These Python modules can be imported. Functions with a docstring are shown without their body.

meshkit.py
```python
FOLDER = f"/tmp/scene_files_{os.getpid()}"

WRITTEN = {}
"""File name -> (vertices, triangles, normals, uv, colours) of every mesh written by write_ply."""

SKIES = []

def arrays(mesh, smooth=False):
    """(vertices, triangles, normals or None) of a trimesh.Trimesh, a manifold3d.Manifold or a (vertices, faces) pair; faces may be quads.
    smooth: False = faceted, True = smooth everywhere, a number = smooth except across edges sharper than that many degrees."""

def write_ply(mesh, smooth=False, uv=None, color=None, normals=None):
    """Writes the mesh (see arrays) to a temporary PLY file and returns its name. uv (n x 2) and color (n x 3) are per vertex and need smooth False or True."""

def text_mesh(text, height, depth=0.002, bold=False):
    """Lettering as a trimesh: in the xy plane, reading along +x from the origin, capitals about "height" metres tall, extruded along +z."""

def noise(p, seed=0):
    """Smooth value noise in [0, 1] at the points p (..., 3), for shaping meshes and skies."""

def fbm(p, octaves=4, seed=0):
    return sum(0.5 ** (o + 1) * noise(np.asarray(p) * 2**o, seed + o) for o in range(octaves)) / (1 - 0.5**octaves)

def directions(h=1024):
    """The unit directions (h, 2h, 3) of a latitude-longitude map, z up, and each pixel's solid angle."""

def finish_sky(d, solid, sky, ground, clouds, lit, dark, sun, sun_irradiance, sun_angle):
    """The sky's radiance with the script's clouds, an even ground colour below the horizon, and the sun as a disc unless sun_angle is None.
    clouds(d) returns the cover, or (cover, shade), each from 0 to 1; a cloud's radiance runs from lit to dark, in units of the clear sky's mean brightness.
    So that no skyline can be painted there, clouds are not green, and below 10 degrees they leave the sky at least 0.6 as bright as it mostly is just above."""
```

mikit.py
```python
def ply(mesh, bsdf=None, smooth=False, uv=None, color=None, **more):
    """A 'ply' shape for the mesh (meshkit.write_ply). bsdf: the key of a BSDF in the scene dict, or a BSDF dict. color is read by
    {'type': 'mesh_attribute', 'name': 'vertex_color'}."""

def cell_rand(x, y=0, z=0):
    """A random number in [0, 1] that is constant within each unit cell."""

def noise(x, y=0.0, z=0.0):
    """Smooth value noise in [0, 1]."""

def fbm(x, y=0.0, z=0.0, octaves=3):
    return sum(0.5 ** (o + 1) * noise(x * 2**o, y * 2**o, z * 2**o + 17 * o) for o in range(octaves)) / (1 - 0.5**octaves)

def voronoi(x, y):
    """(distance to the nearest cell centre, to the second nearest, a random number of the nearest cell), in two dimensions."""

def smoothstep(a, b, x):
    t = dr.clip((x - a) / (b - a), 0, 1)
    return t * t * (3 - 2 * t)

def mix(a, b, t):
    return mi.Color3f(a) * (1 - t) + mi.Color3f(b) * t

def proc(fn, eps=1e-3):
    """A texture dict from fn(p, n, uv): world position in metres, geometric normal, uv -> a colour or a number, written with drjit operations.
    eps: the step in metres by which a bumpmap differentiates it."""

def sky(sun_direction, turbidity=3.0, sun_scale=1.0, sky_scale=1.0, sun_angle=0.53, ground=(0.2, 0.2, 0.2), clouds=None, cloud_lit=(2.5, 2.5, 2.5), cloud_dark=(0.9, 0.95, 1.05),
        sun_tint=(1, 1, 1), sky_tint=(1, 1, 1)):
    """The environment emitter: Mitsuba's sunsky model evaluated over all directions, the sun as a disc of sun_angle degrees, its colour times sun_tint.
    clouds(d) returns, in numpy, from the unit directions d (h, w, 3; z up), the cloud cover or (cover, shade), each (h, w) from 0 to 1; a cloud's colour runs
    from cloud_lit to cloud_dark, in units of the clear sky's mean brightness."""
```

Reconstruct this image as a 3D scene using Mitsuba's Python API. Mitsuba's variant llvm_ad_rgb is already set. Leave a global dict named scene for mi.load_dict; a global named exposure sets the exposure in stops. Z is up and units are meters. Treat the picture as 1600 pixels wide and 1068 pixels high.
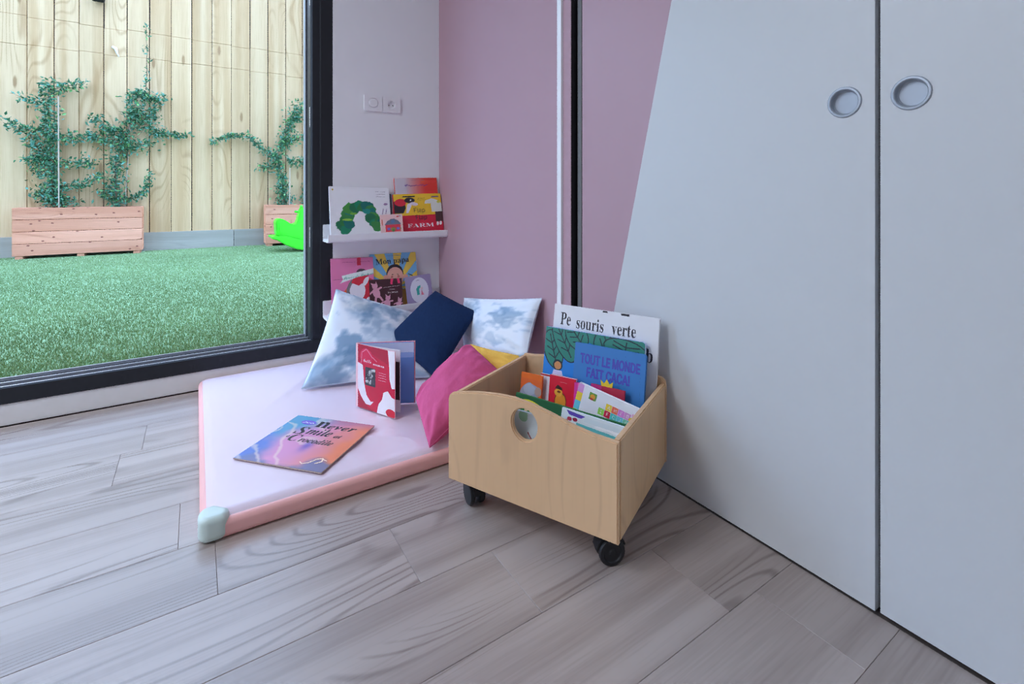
import math, glob, random
import numpy as np, trimesh, mitsuba as mi, drjit as dr
import shapely, shapely.affinity as aff
from shapely.geometry import Polygon, Point, LineString, box as sbox
from shapely.ops import unary_union
import mikit, meshkit

T = mi.ScalarTransform4f
scene, labels = {}, {}
exposure = 0.0
rng = np.random.default_rng(7)

# ------------------------------------------------------------------ camera, sky, added fill lamps
YAW = math.radians(32.919)
CAM_H = 0.78
fwd = (math.sin(YAW), math.cos(YAW), 0)
scene['camera'] = {
    'type': 'perspective', 'fov': 2 * math.degrees(math.atan(800 / 761.5)), 'fov_axis': 'x',
    'near_clip': 0.02, 'far_clip': 200.0, 'principal_point_offset_y': -(302 - 534) / 1068,
    'to_world': T().look_at(origin=[0, 0, CAM_H], target=[fwd[0], fwd[1], CAM_H], up=[0, 0, 1]),
}
SKY = 13.0
scene['sky'] = mikit.sky([-0.3, -0.4, 0.86], turbidity=4.0, sun_scale=0.0, sky_scale=SKY, sun_angle=None, ground=(0.25, 0.25, 0.25),
                         clouds=lambda d: np.full(d.shape[:2], 0.97), cloud_lit=(1.6, 2.35, 3.55), cloud_dark=(1.6, 2.35, 3.55))
FILL_LAMP = (17.0, 18.6, 21.6)
FILL_LAMP_SPOTS = [(-1.20, 1.0), (-2.05, 1.0), (-2.90, 1.0)]


# ------------------------------------------------------------------ helpers
def lin(c):
    c = np.asarray(c, float) / 255.0
    return np.where(c <= 0.04045, c / 12.92, ((c + 0.055) / 1.055) ** 2.4)


def rgb(c):
    return {'type': 'rgb', 'value': [float(x) for x in c]}


def mat(key, color, rough=0.5, spec=0.5, metal=0.0, **more):
    if not isinstance(color, dict):
        color = rgb(color)
    scene[key] = {'type': 'twosided', 'bsdf': {'type': 'principled', 'base_color': color, 'roughness': rough, 'specular': spec, 'metallic': metal, **more}}
    return key


VC = {'type': 'mesh_attribute', 'name': 'vertex_color'}


def numbered(key):
    if key not in scene:
        return key
    i = 1
    while f'{key}_{i:03d}' in scene:
        i += 1
    return f'{key}_{i:03d}'


def add(key, mesh, bsdf, smooth=False, **more):
    key = numbered(key)
    scene[key] = mikit.ply(mesh, bsdf, smooth, **more)
    return key


_things = set()


def thing(name, label, cat, group=None, kind=None):
    key, i = name, 1
    while key in _things:
        key = f'{name}_{i:03d}'
        i += 1
    _things.add(key)
    labels[key] = {'label': label}
    if cat:
        labels[key]['category'] = cat
    if group:
        labels[key]['group'] = group
    if kind:
        labels[key]['kind'] = kind
    return key


def hull(pts):
    return trimesh.convex.convex_hull(np.asarray(pts, float))


def bevel(x0, x1, y0, y1, z0, z1, b=0.002):
    P = []
    for sx in (0, 1):
        for sy in (0, 1):
            for sz in (0, 1):
                p = np.array([(x0, x1)[sx], (y0, y1)[sy], (z0, z1)[sz]])
                s = np.array([1 - 2 * sx, 1 - 2 * sy, 1 - 2 * sz]) * b
                for k in range(3):
                    q = p + s
                    q[k] = p[k]
                    P.append(q)
    return hull(P)


def plain(x0, x1, y0, y1, z0, z1):
    m = trimesh.creation.box(extents=(x1 - x0, y1 - y0, z1 - z0))
    m.apply_translation(((x0 + x1) / 2, (y0 + y1) / 2, (z0 + z1) / 2))
    return m


def cat_(ms):
    return trimesh.util.concatenate(ms)


def extrude(poly, depth):
    polys = getattr(poly, 'geoms', [poly])
    return cat_([trimesh.creation.extrude_polygon(p, depth, engine='earcut') for p in polys if p.area > 0])


def frame(o, ex, ey, ez):
    m = np.eye(4)
    m[:3, 0], m[:3, 1], m[:3, 2], m[:3, 3] = ex, ey, ez, o
    return m


def xf(mesh, m):
    mesh = mesh.copy()
    mesh.apply_transform(m)
    return mesh


def lathe(profile, n=32):
    return trimesh.creation.revolve(np.asarray(profile, float), sections=n)


def tube(pts, r, n=6):
    p = np.asarray(pts, float)
    r = np.broadcast_to(r, len(p))
    t = np.gradient(p, axis=0)
    t /= np.linalg.norm(t, axis=1, keepdims=True) + 1e-12
    a = np.cross(t, np.where(np.abs(t[:, 2:]) < 0.9, [[0, 0, 1.0]], [[1.0, 0, 0]]))
    a /= np.linalg.norm(a, axis=1, keepdims=True) + 1e-12
    b = np.cross(t, a)
    ang = np.arange(n) * 2 * np.pi / n
    v = p[:, None] + r[:, None, None] * (np.cos(ang)[None, :, None] * a[:, None] + np.sin(ang)[None, :, None] * b[:, None])
    v = v.reshape(-1, 3)
    f = []
    for i in range(len(p) - 1):
        for j in range(n):
            q = [i * n + j, i * n + (j + 1) % n, (i + 1) * n + (j + 1) % n, (i + 1) * n + j]
            f += [[q[0], q[1], q[2]], [q[0], q[2], q[3]]]
    for i, o in ((0, 1), (len(p) - 1, 0)):
        for j in range(1, n - 1):
            q = [i * n, i * n + j, i * n + j + 1]
            f.append(q[::-1] if o else q)
    return trimesh.Trimesh(v, f, process=False)


def uvbox(mesh, along, across, seed):
    """Texture coordinates in metres: along the grain, across it, shifted at random for each piece."""
    r = np.random.default_rng(seed)
    v = np.asarray(mesh.vertices)
    k = [0, 1, 2]
    third = [i for i in k if i not in (along, across)][0]
    return np.stack([v[:, along] + r.uniform(0, 40), v[:, across] + 0.6 * v[:, third] + r.uniform(0, 40)], 1)


# ------------------------------------------------------------------ materials
def wood(base, dark, light, lines=1.0, tone=0.10, scale=1.0, knots=None):
    def fn(p, n, uv):
        u, v = uv.x, uv.y
        pu, pv = dr.floor(u / 40), dr.floor(v / 40)
        warp = mikit.fbm(u * 1.6 * scale, v * 5 * scale, 0.0, octaves=2)
        f = mikit.noise(u * 1.5 * scale, v * 9 * scale, 3.0) * 10.0 + warp * 3.5
        fr = dr.abs(f - dr.floor(f) - 0.5) * 2
        ring = mikit.smoothstep(0.55, 0.98, fr)
        zone = mikit.smoothstep(0.50, 0.80, mikit.noise(u * 1.7 * scale, v * 8 * scale, 9.0))
        fibre = mikit.fbm(u * 9 * scale, v * 260 * scale, 5.0, octaves=2)
        streak = mikit.noise(u * 1.1 * scale, v * 32 * scale, 7.0)
        t = dr.clip(ring * zone * 0.62 * lines + (fibre - 0.5) * 0.40 + (streak - 0.5) * 0.35 * lines + 0.10, 0, 1)
        c = mikit.mix(light, base, dr.clip(streak * 1.4 - 0.2, 0, 1))
        c = mikit.mix(c, dark, t)
        if knots:
            d, _, w = mikit.voronoi(u * knots[0], v * knots[1])
            k = (1 - mikit.smoothstep(0.05, 0.11, d)) * dr.select(w < knots[2], 1.0, 0.0)
            c = mikit.mix(c, knots[3], k)
        return c * (1 + tone * (mikit.noise(u * 0.15, v * 0.6, 2.0) - 0.5) * 2)
    return mikit.proc(fn)


mat('mat_floor', wood((0.325, 0.265, 0.24), (0.195, 0.15, 0.133), (0.375, 0.315, 0.288), lines=1.25, tone=0.08, scale=1.1), 0.36, 0.8)
mat('mat_gap', (0.15, 0.12, 0.11), 0.8)
mat('mat_white_wall', (0.78, 0.78, 0.80), 0.75, 0.3)
mat('mat_ceiling', (0.85, 0.85, 0.85), 0.9, 0.2)
PINK = (0.43, 0.27, 0.315)
WHITE_DOOR = (0.56, 0.575, 0.585)
mat('mat_pink_wall', PINK, 0.55, 0.35)


def door_paint(p, n, uv):
    edge = 0.855 + (1.293 - p.z) * 0.2452
    return mikit.mix(WHITE_DOOR, PINK, mikit.smoothstep(-0.0012, 0.0012, p.y - edge))


mat('mat_door_paint', mikit.proc(door_paint), 0.42, 0.45)
mat('mat_white_door', WHITE_DOOR, 0.42, 0.45)
mat('mat_white_gloss', (0.80, 0.80, 0.82), 0.35, 0.5)
mat('mat_plastic_white', (0.78, 0.78, 0.80), 0.3, 0.5)
mat('mat_threshold', (0.70, 0.69, 0.68), 0.5, 0.4)
mat('mat_anthracite', (0.016, 0.018, 0.023), 0.45, 0.3)
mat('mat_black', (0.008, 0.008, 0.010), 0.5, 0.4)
mat('mat_black_wheel', (0.010, 0.010, 0.012), 0.45, 0.4)
mat('mat_rail', (0.55, 0.57, 0.62), 0.35, 0.5, 0.8)
mat('mat_steel', (0.36, 0.40, 0.45), 0.42, 0.5, 0.35)
mat('mat_striker', (0.7, 0.7, 0.7), 0.3, 0.5, 0.9)
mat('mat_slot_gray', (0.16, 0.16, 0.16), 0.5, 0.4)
mat('mat_slot_brown', (0.045, 0.025, 0.028), 0.6, 0.3)
mat('mat_print', VC, 0.38, 0.5)
mat('mat_pages', (0.80, 0.79, 0.76), 0.8, 0.2)
mat('mat_fabric', VC, 0.85, 0.25, sheen=0.3)
mat('mat_mat_top', (0.68, 0.55, 0.615), 0.33, 0.7)
mat('mat_mat_side', (0.80, 0.42, 0.40), 0.42, 0.5)
mat('mat_mint', (0.55, 0.66, 0.62), 0.4, 0.5)


def ply_wood(p, n, uv):
    s, z = uv.x, uv.y
    f = mikit.noise(s * 5, z * 2.2, 1.0) * 5 + mikit.noise(s * 12, z * 5, 4.0) * 1.2
    ring = mikit.smoothstep(0.7, 1.0, dr.abs(f - dr.floor(f) - 0.5) * 2)
    fib = mikit.fbm(s * 160, z * 8, 2.0, octaves=2)
    c = mikit.mix((0.70, 0.46, 0.265), (0.61, 0.385, 0.21), mikit.noise(s * 7, z * 1.2, 6.0))
    return mikit.mix(c, (0.48, 0.30, 0.17), dr.clip(ring * 0.30 + (fib - 0.5) * 0.35, 0, 1))


mat('mat_plywood', mikit.proc(ply_wood), 0.42, 0.45)
mat('mat_ply_edge', (0.46, 0.285, 0.16), 0.5, 0.4)
mat('mat_fence', wood((0.515, 0.335, 0.18), (0.34, 0.19, 0.085), (0.60, 0.42, 0.25), lines=0.75, tone=0.10, scale=0.6, knots=(1.3, 5.0, 0.22, (0.34, 0.20, 0.10))), 0.8, 0.2)
mat('mat_gravel_board', wood((0.29, 0.265, 0.23), (0.21, 0.19, 0.165), (0.34, 0.315, 0.28), lines=0.4, tone=0.15, scale=0.6), 0.85, 0.2)
mat('mat_cedar', wood((0.58, 0.25, 0.155), (0.38, 0.14, 0.08), (0.66, 0.32, 0.215), lines=0.7, tone=0.15, scale=0.8, knots=(7.0, 12.0, 0.55, (0.20, 0.06, 0.04))), 0.7, 0.25)
mat('mat_soil', (0.05, 0.035, 0.025), 0.9, 0.1)
mat('mat_turf', mikit.proc(lambda p, n, uv: mikit.mix((0.18, 0.29, 0.15), (0.22, 0.34, 0.20), mikit.fbm(p.x * 30, p.y * 30, 0.0, octaves=3))), 0.85, 0.2)
scene['mat_blade'] = {'type': 'twosided', 'bsdf': {'type': 'diffuse', 'reflectance': VC}}
scene['mat_leaf'] = {'type': 'twosided', 'bsdf': {'type': 'principled', 'base_color': VC, 'roughness': 0.35, 'specular': 0.5}}
mat('mat_bark', (0.16, 0.10, 0.07), 0.8, 0.2)
mat('mat_stake', (0.50, 0.39, 0.31), 0.7, 0.2)
mat('mat_toy', (0.05, 0.62, 0.02), 0.28, 0.5)
mat('mat_render', (0.6, 0.58, 0.55), 0.9, 0.2)

# ------------------------------------------------------------------ the room
XW, XP, YW, CEIL = 1.058, 1.038, 2.288, 2.5
XL, YB = -3.3, -2.6
DX0, DX1, DZ1 = -2.1, 0.517, 2.2          # patio door opening


def struct(key, label):
    labels[key] = {'label': label, 'kind': 'structure'}


# floor: a screed with laminate planks lying on it
add('floor', plain(XL, XW + 0.7, YB, YW + 0.3, -0.08, -0.010), 'mat_gap')
struct('floor', 'grey oak laminate floor laid in long planks')
ROW0, PITCH, PLEN = 0.355, 0.188, 1.29
known = {0: 0.92, 2: 0.54, 4: 0.035, 7: -0.19}
r_ = np.random.default_rng(3)
for k in range(int((YB - ROW0) / PITCH) - 1, int((YW - ROW0) / PITCH) + 1):
    y0, y1 = ROW0 + k * PITCH, ROW0 + (k + 1) * PITCH
    y0, y1 = max(y0, YB), min(y1, YW)
    if y1 - y0 < 0.01:
        continue
    j = known.get(k, None)
    off = r_.uniform(0, PLEN)
    if j is None:
        j = off
    start = j - PLEN * math.ceil((j - XL) / PLEN)
    xs = [XL] + [x for x in np.arange(start, XW, PLEN) if XL + 0.02 < x < XW - 0.02] + [XW]
    for a, b in zip(xs[:-1], xs[1:]):
        m = bevel(a + 0.0003, b - 0.0003, y0 + 0.0003, y1 - 0.0003, -0.010, 0.0, 0.0006)
        add('floor__plank', m, 'mat_floor', uv=uvbox(m, 0, 1, hash((k, round(a * 100))) % 99991))

add('ceiling', plain(XL, XW + 0.7, YB, YW + 0.3, CEIL, CEIL + 0.1), 'mat_ceiling')
struct('ceiling', 'white ceiling above the room')
add('wall_left', plain(XL - 0.1, XL, YB, YW, 0, CEIL), 'mat_white_wall')
struct('wall_left', 'white wall at the left end of the room')
add('wall_back', plain(XL - 0.1, XW + 0.7, YB - 0.1, YB, 0, CEIL), 'mat_white_wall')
struct('wall_back', 'white wall behind the viewer')
wf = cat_([plain(DX1, XW + 0.1, YW, YW + 0.28, 0, CEIL), plain(DX0, DX1, YW, YW + 0.28, DZ1, CEIL), plain(XL - 0.1, DX0, YW, YW + 0.28, 0, CEIL)])
add('wall_front', wf, 'mat_white_wall')
struct('wall_front', 'white wall with the patio door opening and the socket')
add('wall_right', plain(XP, XW + 0.12, 1.306, YW, 0, CEIL), 'mat_pink_wall')
struct('wall_right', 'dusty pink painted wall between the corner and the cupboard')
tr = cat_([bevel(XP - 0.006, XW + 0.03, 1.300, 1.3125, 0, CEIL, 0.001), bevel(XP - 0.009, XW + 0.03, 1.2865, 1.300, 0, CEIL, 0.001)])
add('trim_1', tr, 'mat_white_gloss')
struct('trim_1', 'narrow white vertical trim strip on the pink wall')
add('trim_2', bevel(DX0, DX1, 2.295, YW + 0.2, 0, 0.076, 0.003), 'mat_threshold')
struct('trim_2', 'pale raised threshold below the black patio door frame')

# patio door: fixed frame, its sliding sash is pushed open beyond the picture's left edge
door = 'door_1'
labels[door] = {'label': 'open anthracite sliding patio door frame onto the garden', 'kind': 'structure'}
sill = [(2.29, 0.076), (2.43, 0.076), (2.43, 0.118), (2.41, 0.118), (2.41, 0.121), (2.362, 0.121), (2.362, 0.115), (2.349, 0.115), (2.349, 0.121), (2.306, 0.121), (2.306, 0.126), (2.296, 0.132), (2.290, 0.128)]
sp = extrude(Polygon(sill), DX1 - DX0)
add(door + '__sill', xf(sp, frame((DX0, 0, 0), (0, 1, 0), (0, 0, 1), (1, 0, 0))), 'mat_anthracite')
for y, z0, z1 in ((2.300, 0.124, 0.1335), (2.352, 0.115, 0.1325), (2.408, 0.118, 0.1335)):
    add(door + '__rail', bevel(DX0 + 0.05, 0.425, y - 0.003, y + 0.003, z0, z1, 0.0012), 'mat_rail')
jp = Polygon([(0.517, 2.290), (0.517, 2.44), (0.425, 2.44), (0.425, 2.395), (0.436, 2.395), (0.436, 2.380), (0.425, 2.380), (0.425, 2.305), (0.432, 2.296), (0.462, 2.296), (0.466, 2.290)])
add(door + '__jamb', xf(extrude(jp, DZ1 - 0.076), frame((0, 0, 0.076), (1, 0, 0), (0, 1, 0), (0, 0, 1))), 'mat_anthracite')
add(door + '__jamb', bevel(DX0, DX0 + 0.09, 2.29, 2.44, 0.076, DZ1, 0.003), 'mat_anthracite')
add(door + '__head', bevel(DX0 + 0.09, 0.425, 2.29, 2.44, DZ1 - 0.08, DZ1, 0.003), 'mat_anthracite')
add(door + '__weather_seal', bevel(0.419, 0.4255, 2.398, 2.44, 0.12, DZ1 - 0.08, 0.001), 'mat_steel')
for z in (0.585, 1.12, 1.66):
    add(door + '__striker', bevel(0.4225, 0.4265, 2.309, 2.318, z - 0.045, z + 0.045, 0.0012), 'mat_striker')

# unseen ceiling panels, added to brighten the interior
for x, y in FILL_LAMP_SPOTS:
    t = thing('added_ceiling_panel', 'square flat ceiling panel added to brighten the room', 'ceiling light', 'added ceiling fill panels')
    fr = Polygon([(x - .31, y - .31), (x + .31, y - .31), (x + .31, y + .31), (x - .31, y + .31)], [[(x - .29, y - .29), (x - .29, y + .29), (x + .29, y + .29), (x + .29, y - .29)]])
    add(t + '__frame', xf(extrude(fr, 0.02), frame((0, 0, CEIL - 0.02), (1, 0, 0), (0, 1, 0), (0, 0, 1))), 'mat_white_gloss')
    v = np.array([[x - .29, y - .29, CEIL - .012], [x - .29, y + .29, CEIL - .012], [x + .29, y + .29, CEIL - .012], [x + .29, y - .29, CEIL - .012]])
    add(t + '__diffuser', trimesh.Trimesh(v, [[0, 1, 2], [0, 2, 3]], process=False), 'mat_white_gloss', emitter={'type': 'area', 'radiance': rgb(FILL_LAMP)})

# ------------------------------------------------------------------ built-in cupboard on the right
cup = thing('built_in_cupboard', 'tall white built-in cupboard with a pink diagonal and round recessed pulls', 'cupboard')
add(cup + '__filler_panel', bevel(XP, XW + 0.05, 1.2460, 1.2865, 0, CEIL, 0.001), 'mat_pink_wall')
labels[cup + '__filler_panel'] = {'label': 'narrow pink filler panel'}
back = cat_([plain(XW + 0.05, XW + 0.06, 1.19, 1.30, 0, CEIL), plain(XP + 0.0015, XW + 0.05, 1.2445, 1.2460, 0, CEIL)])
add(cup + '__slot_back', back, 'mat_black')
gp = cat_([bevel(XW + 0.0005, XW + 0.05, 1.2175, 1.2375, 0, CEIL, 0.002)])
add(cup + '__slot_profile', gp, 'mat_slot_gray')
add(cup + '__slot_seal', plain(XW + 0.004, XW + 0.05, 1.2125, 1.217, 0, CEIL), 'mat_slot_brown')
for z in (0.22, 0.27, 0.78, 0.83, 1.33, 1.38, 1.82):
    add(cup + '__screw', xf(lathe([(0, 0), (0.004, 0), (0.003, 0.0025), (0, 0.0032)], 10), frame((XW + 0.035, 1.2445, z), (1, 0, 0), (0, 0, 1), (0, -1, 0))), 'mat_steel')


def pull_hole(y, z):
    return Point(y, z).buffer(0.0255, 24)


def door_panel(y0, y1, hole, key, m):
    poly = sbox(y0, 0.0045 if y0 > 0 else 0.0075, y1, 2.42).difference(pull_hole(*hole))
    mesh = extrude(poly, 0.018)
    # local x = world y, local y = world z, local z = -x
    mm = xf(mesh, frame((XW + 0.018, 0, 0), (0, 1, 0), (0, 0, 1), (1, 0, 0)))
    mm.apply_translation((-0.018, 0, 0))
    return add(key, mm, m)


def pull(parent, y, z):
    prof = [(0.0, -0.0105), (0.021, -0.0105), (0.0232, -0.0085), (0.0238, -0.002), (0.0240, 0.0018), (0.0255, 0.0032), (0.0285, 0.0030), (0.0300, 0.0015), (0.0302, 0.0), (0.0250, -0.0002), (0.0250, -0.0120), (0, -0.0120)]
    add(parent + '__recessed_pull', xf(lathe(prof, 48), frame((XW, y, z), (0, 1, 0), (0, 0, -1), (-1, 0, 0))), 'mat_steel', 40)
    labels[parent + '__recessed_pull'] = {'label': 'round grey metal recessed pull'}


d1 = door_panel(0.3935, 1.2120, (0.4445, 0.957), cup + '__door', 'mat_door_paint')
pull(d1, 0.4445, 0.957)
d2 = door_panel(-0.45, 0.3850, (0.3390, 0.957), cup + '__door', 'mat_white_door')
pull(d2, 0.3390, 0.957)
add(cup + '__floor_gap_shade', plain(XW + 0.02, XW + 0.6, -2.6, 1.21, 0, 0.0045), 'mat_black')  # thin black slab standing in for the dark gap under the doors
add(cup + '__carcass', cat_([plain(XW + 0.021, XW + 0.6, -0.46, -0.44, 0.007, 2.43), plain(XW + 0.58, XW + 0.6, -0.46, 1.21, 0.007, 2.43),
                             plain(XW, XW + 0.6, -2.6, -0.455, 0.007, CEIL), plain(XW, XW + 0.6, -0.455, 1.21, 2.43, CEIL)]), 'mat_white_door')

add(cup + '__gap_shade_strip', plain(XW + 0.0185, XW + 0.58, 0.380, 0.399, 0.005, 2.43), 'mat_slot_gray')  # dark strip behind the door joint, its grey stands in for shade

# ------------------------------------------------------------------ switch and socket
so = thing('wall_socket', 'white double plate with round switch and power socket on the white wall', 'socket')
FR = lambda x, z: frame((x, YW, z), (1, 0, 0), (0, 0, 1), (0, -1, 0))


def plate(x0, x1, z0, z1, hole):
    p = sbox(x0, z0, x1, z1).buffer(-0.004).buffer(0.004, 6).difference(hole)
    return xf(extrude(p, 0.009), frame((0, YW, 0), (1, 0, 0), (0, 0, 1), (0, -1, 0)))


add(so + '__plate', plate(0.656, 0.742, 1.168, 1.2425, Point(0.699, 1.205).buffer(0.0225, 24)), 'mat_plastic_white')
add(so + '__plate', plate(0.744, 0.830, 1.168, 1.2425, Point(0.7865, 1.205).buffer(0.0205, 24)), 'mat_plastic_white')
add(so + '__switch_button', xf(lathe([(0, 0), (0.0215, 0), (0.0215, 0.009), (0.020, 0.0115), (0, 0.0125)], 32), FR(0.699, 1.205)), 'mat_plastic_white', 30)
add(so + '__socket_well', xf(lathe([(0, -0.012), (0.0205, -0.012), (0.0205, 0.0095), (0.0195, 0.0095), (0.0185, -0.010), (0, -0.010)][1:] + [(0, -0.010)], 32), FR(0.7865, 1.205)), 'mat_plastic_white', 30)
labels[so + '__socket_well'] = {'label': 'round power socket well'}
add(so + '__earth_pin', xf(lathe([(0, 0), (0.0025, 0), (0.0025, 0.008), (0.0015, 0.010), (0, 0.010)], 12), FR(0.7865, 1.2165)), 'mat_striker')
for dx in (-0.0095, 0.0095):
    add(so + '__contact_hole', xf(lathe([(0, 0.0), (0.0026, 0.0), (0.0026, 0.0006), (0, 0.0006)], 12), FR(0.7865 + dx, 1.2025)), 'mat_black')

# ------------------------------------------------------------------ picture ledges
def ledge(z, label):
    t = thing('picture_ledge', label, 'shelf')
    y0, y1 = YW, 2.182
    # profile in (y, z): back plate, shelf board, front lip, rounded lower corners
    p = unary_union([sbox(y0 - 0.012, z, y0, z + 0.075), sbox(y1, z, y0, z + 0.013), sbox(y1, z, y1 + 0.010, z + 0.036)])
    cut = unary_union([sbox(y1, z, y1 + 0.012, z + 0.012).difference(Point(y1 + 0.012, z + 0.012).buffer(0.012, 8)),
                       sbox(y1, z + 0.034, y1 + 0.010, z + 0.037).difference(sbox(y1 + .001, z, y1 + .009, z + 0.0355))])
    p = p.difference(cut)
    x0, x1 = 0.474, 1.0365
    add(t, xf(extrude(p, x1 - x0), frame((x0, 0, 0), (0, 1, 0), (0, 0, 1), (1, 0, 0))), 'mat_white_gloss')
    return t


ledge(0.5655, 'upper white picture ledge on the white wall holding the green garland book')
ledge(0.2245, 'lower white picture ledge half hidden behind the cushions')

# ------------------------------------------------------------------ printing: flat shapes and lettering
_FONTS = {}


def font(name):
    from PIL import ImageFont
    if name not in _FONTS:
        d = glob.glob('/opt/blender-*/*/datafiles/fonts')[0]
        _FONTS[name] = ImageFont.truetype(f'{d}/{name}', 96)
    return _FONTS[name]


MATHS = {'serif': (0x1D400, 0x1D41A), 'serif_it': (0x1D468, 0x1D482), 'script': (0x1D4D0, 0x1D4EA), 'sans': None}


def text(s, height, style='sans', sx=1.0):
    """Lettering as a shapely shape, baseline at y = 0, capitals about `height` tall."""
    from PIL import Image, ImageDraw
    if MATHS[style]:
        A, a = MATHS[style]
        s2 = ''.join(chr(A + ord(c) - 65) if 'A' <= c <= 'Z' else chr(a + ord(c) - 97) if 'a' <= c <= 'z' else c for c in s)
        f = font('NotoSansMath-Regular.woff2')
    else:
        s2, f = s, font('Inter.woff2')
    x0, y0, x1, y1 = f.getbbox(s2, anchor='ls')
    im = Image.new('L', (int(x1 - x0) + 8, int(y1 - y0) + 8))
    ImageDraw.Draw(im).text((4 - x0, 4 - y0), s2, 255, f, anchor='ls')
    on = np.pad(np.asarray(im) > 127, ((0, 0), (1, 1))).astype(np.int8)
    rows, st = np.nonzero(np.diff(on, axis=1) == 1)
    en = np.nonzero(np.diff(on, axis=1) == -1)[1]
    sh = shapely.union_all(shapely.box(st, -rows - 1, en, -rows)).buffer(0.6).buffer(-0.6).simplify(1.2)
    k = height / 68.0
    return aff.affine_transform(sh, [k * sx, 0, 0, k, -4 * k * sx, (4 - y0) * k])


def put(sh, x, y, rot=0.0, shear=0.0, width=None):
    if width:
        b = sh.bounds
        sh = aff.scale(sh, width / (b[2] - b[0]), 1, origin=(0, 0))
    if shear:
        sh = aff.skew(sh, xs=shear, origin=(0, 0))
    return aff.translate(aff.rotate(sh, rot, origin=(0, 0)), x, y)


def blob(cx, cy, rx, ry, seed=0, rough=0.12, n=28, rot=0):
    r = np.random.default_rng(seed)
    a = np.arange(n) * 2 * np.pi / n
    k = 1 + rough * np.convolve(np.tile(r.uniform(-1, 1, n), 3), np.ones(3) / 3, 'same')[n:2 * n]
    p = Polygon(np.stack([rx * k * np.cos(a), ry * k * np.sin(a)], 1)).buffer(0)
    return aff.translate(aff.rotate(p, rot, origin=(0, 0)), cx, cy)


def poly(*p):
    return Polygon(p).buffer(0)


def stroke(pts, w):
    return LineString(pts).buffer(w / 2, 4)


def squiggle(x0, x1, y, a, w, n=9, seed=0):
    r = np.random.default_rng(seed)
    return stroke([(x0 + (x1 - x0) * i / n, y + a * r.uniform(-1, 1)) for i in range(n + 1)], w)


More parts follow.
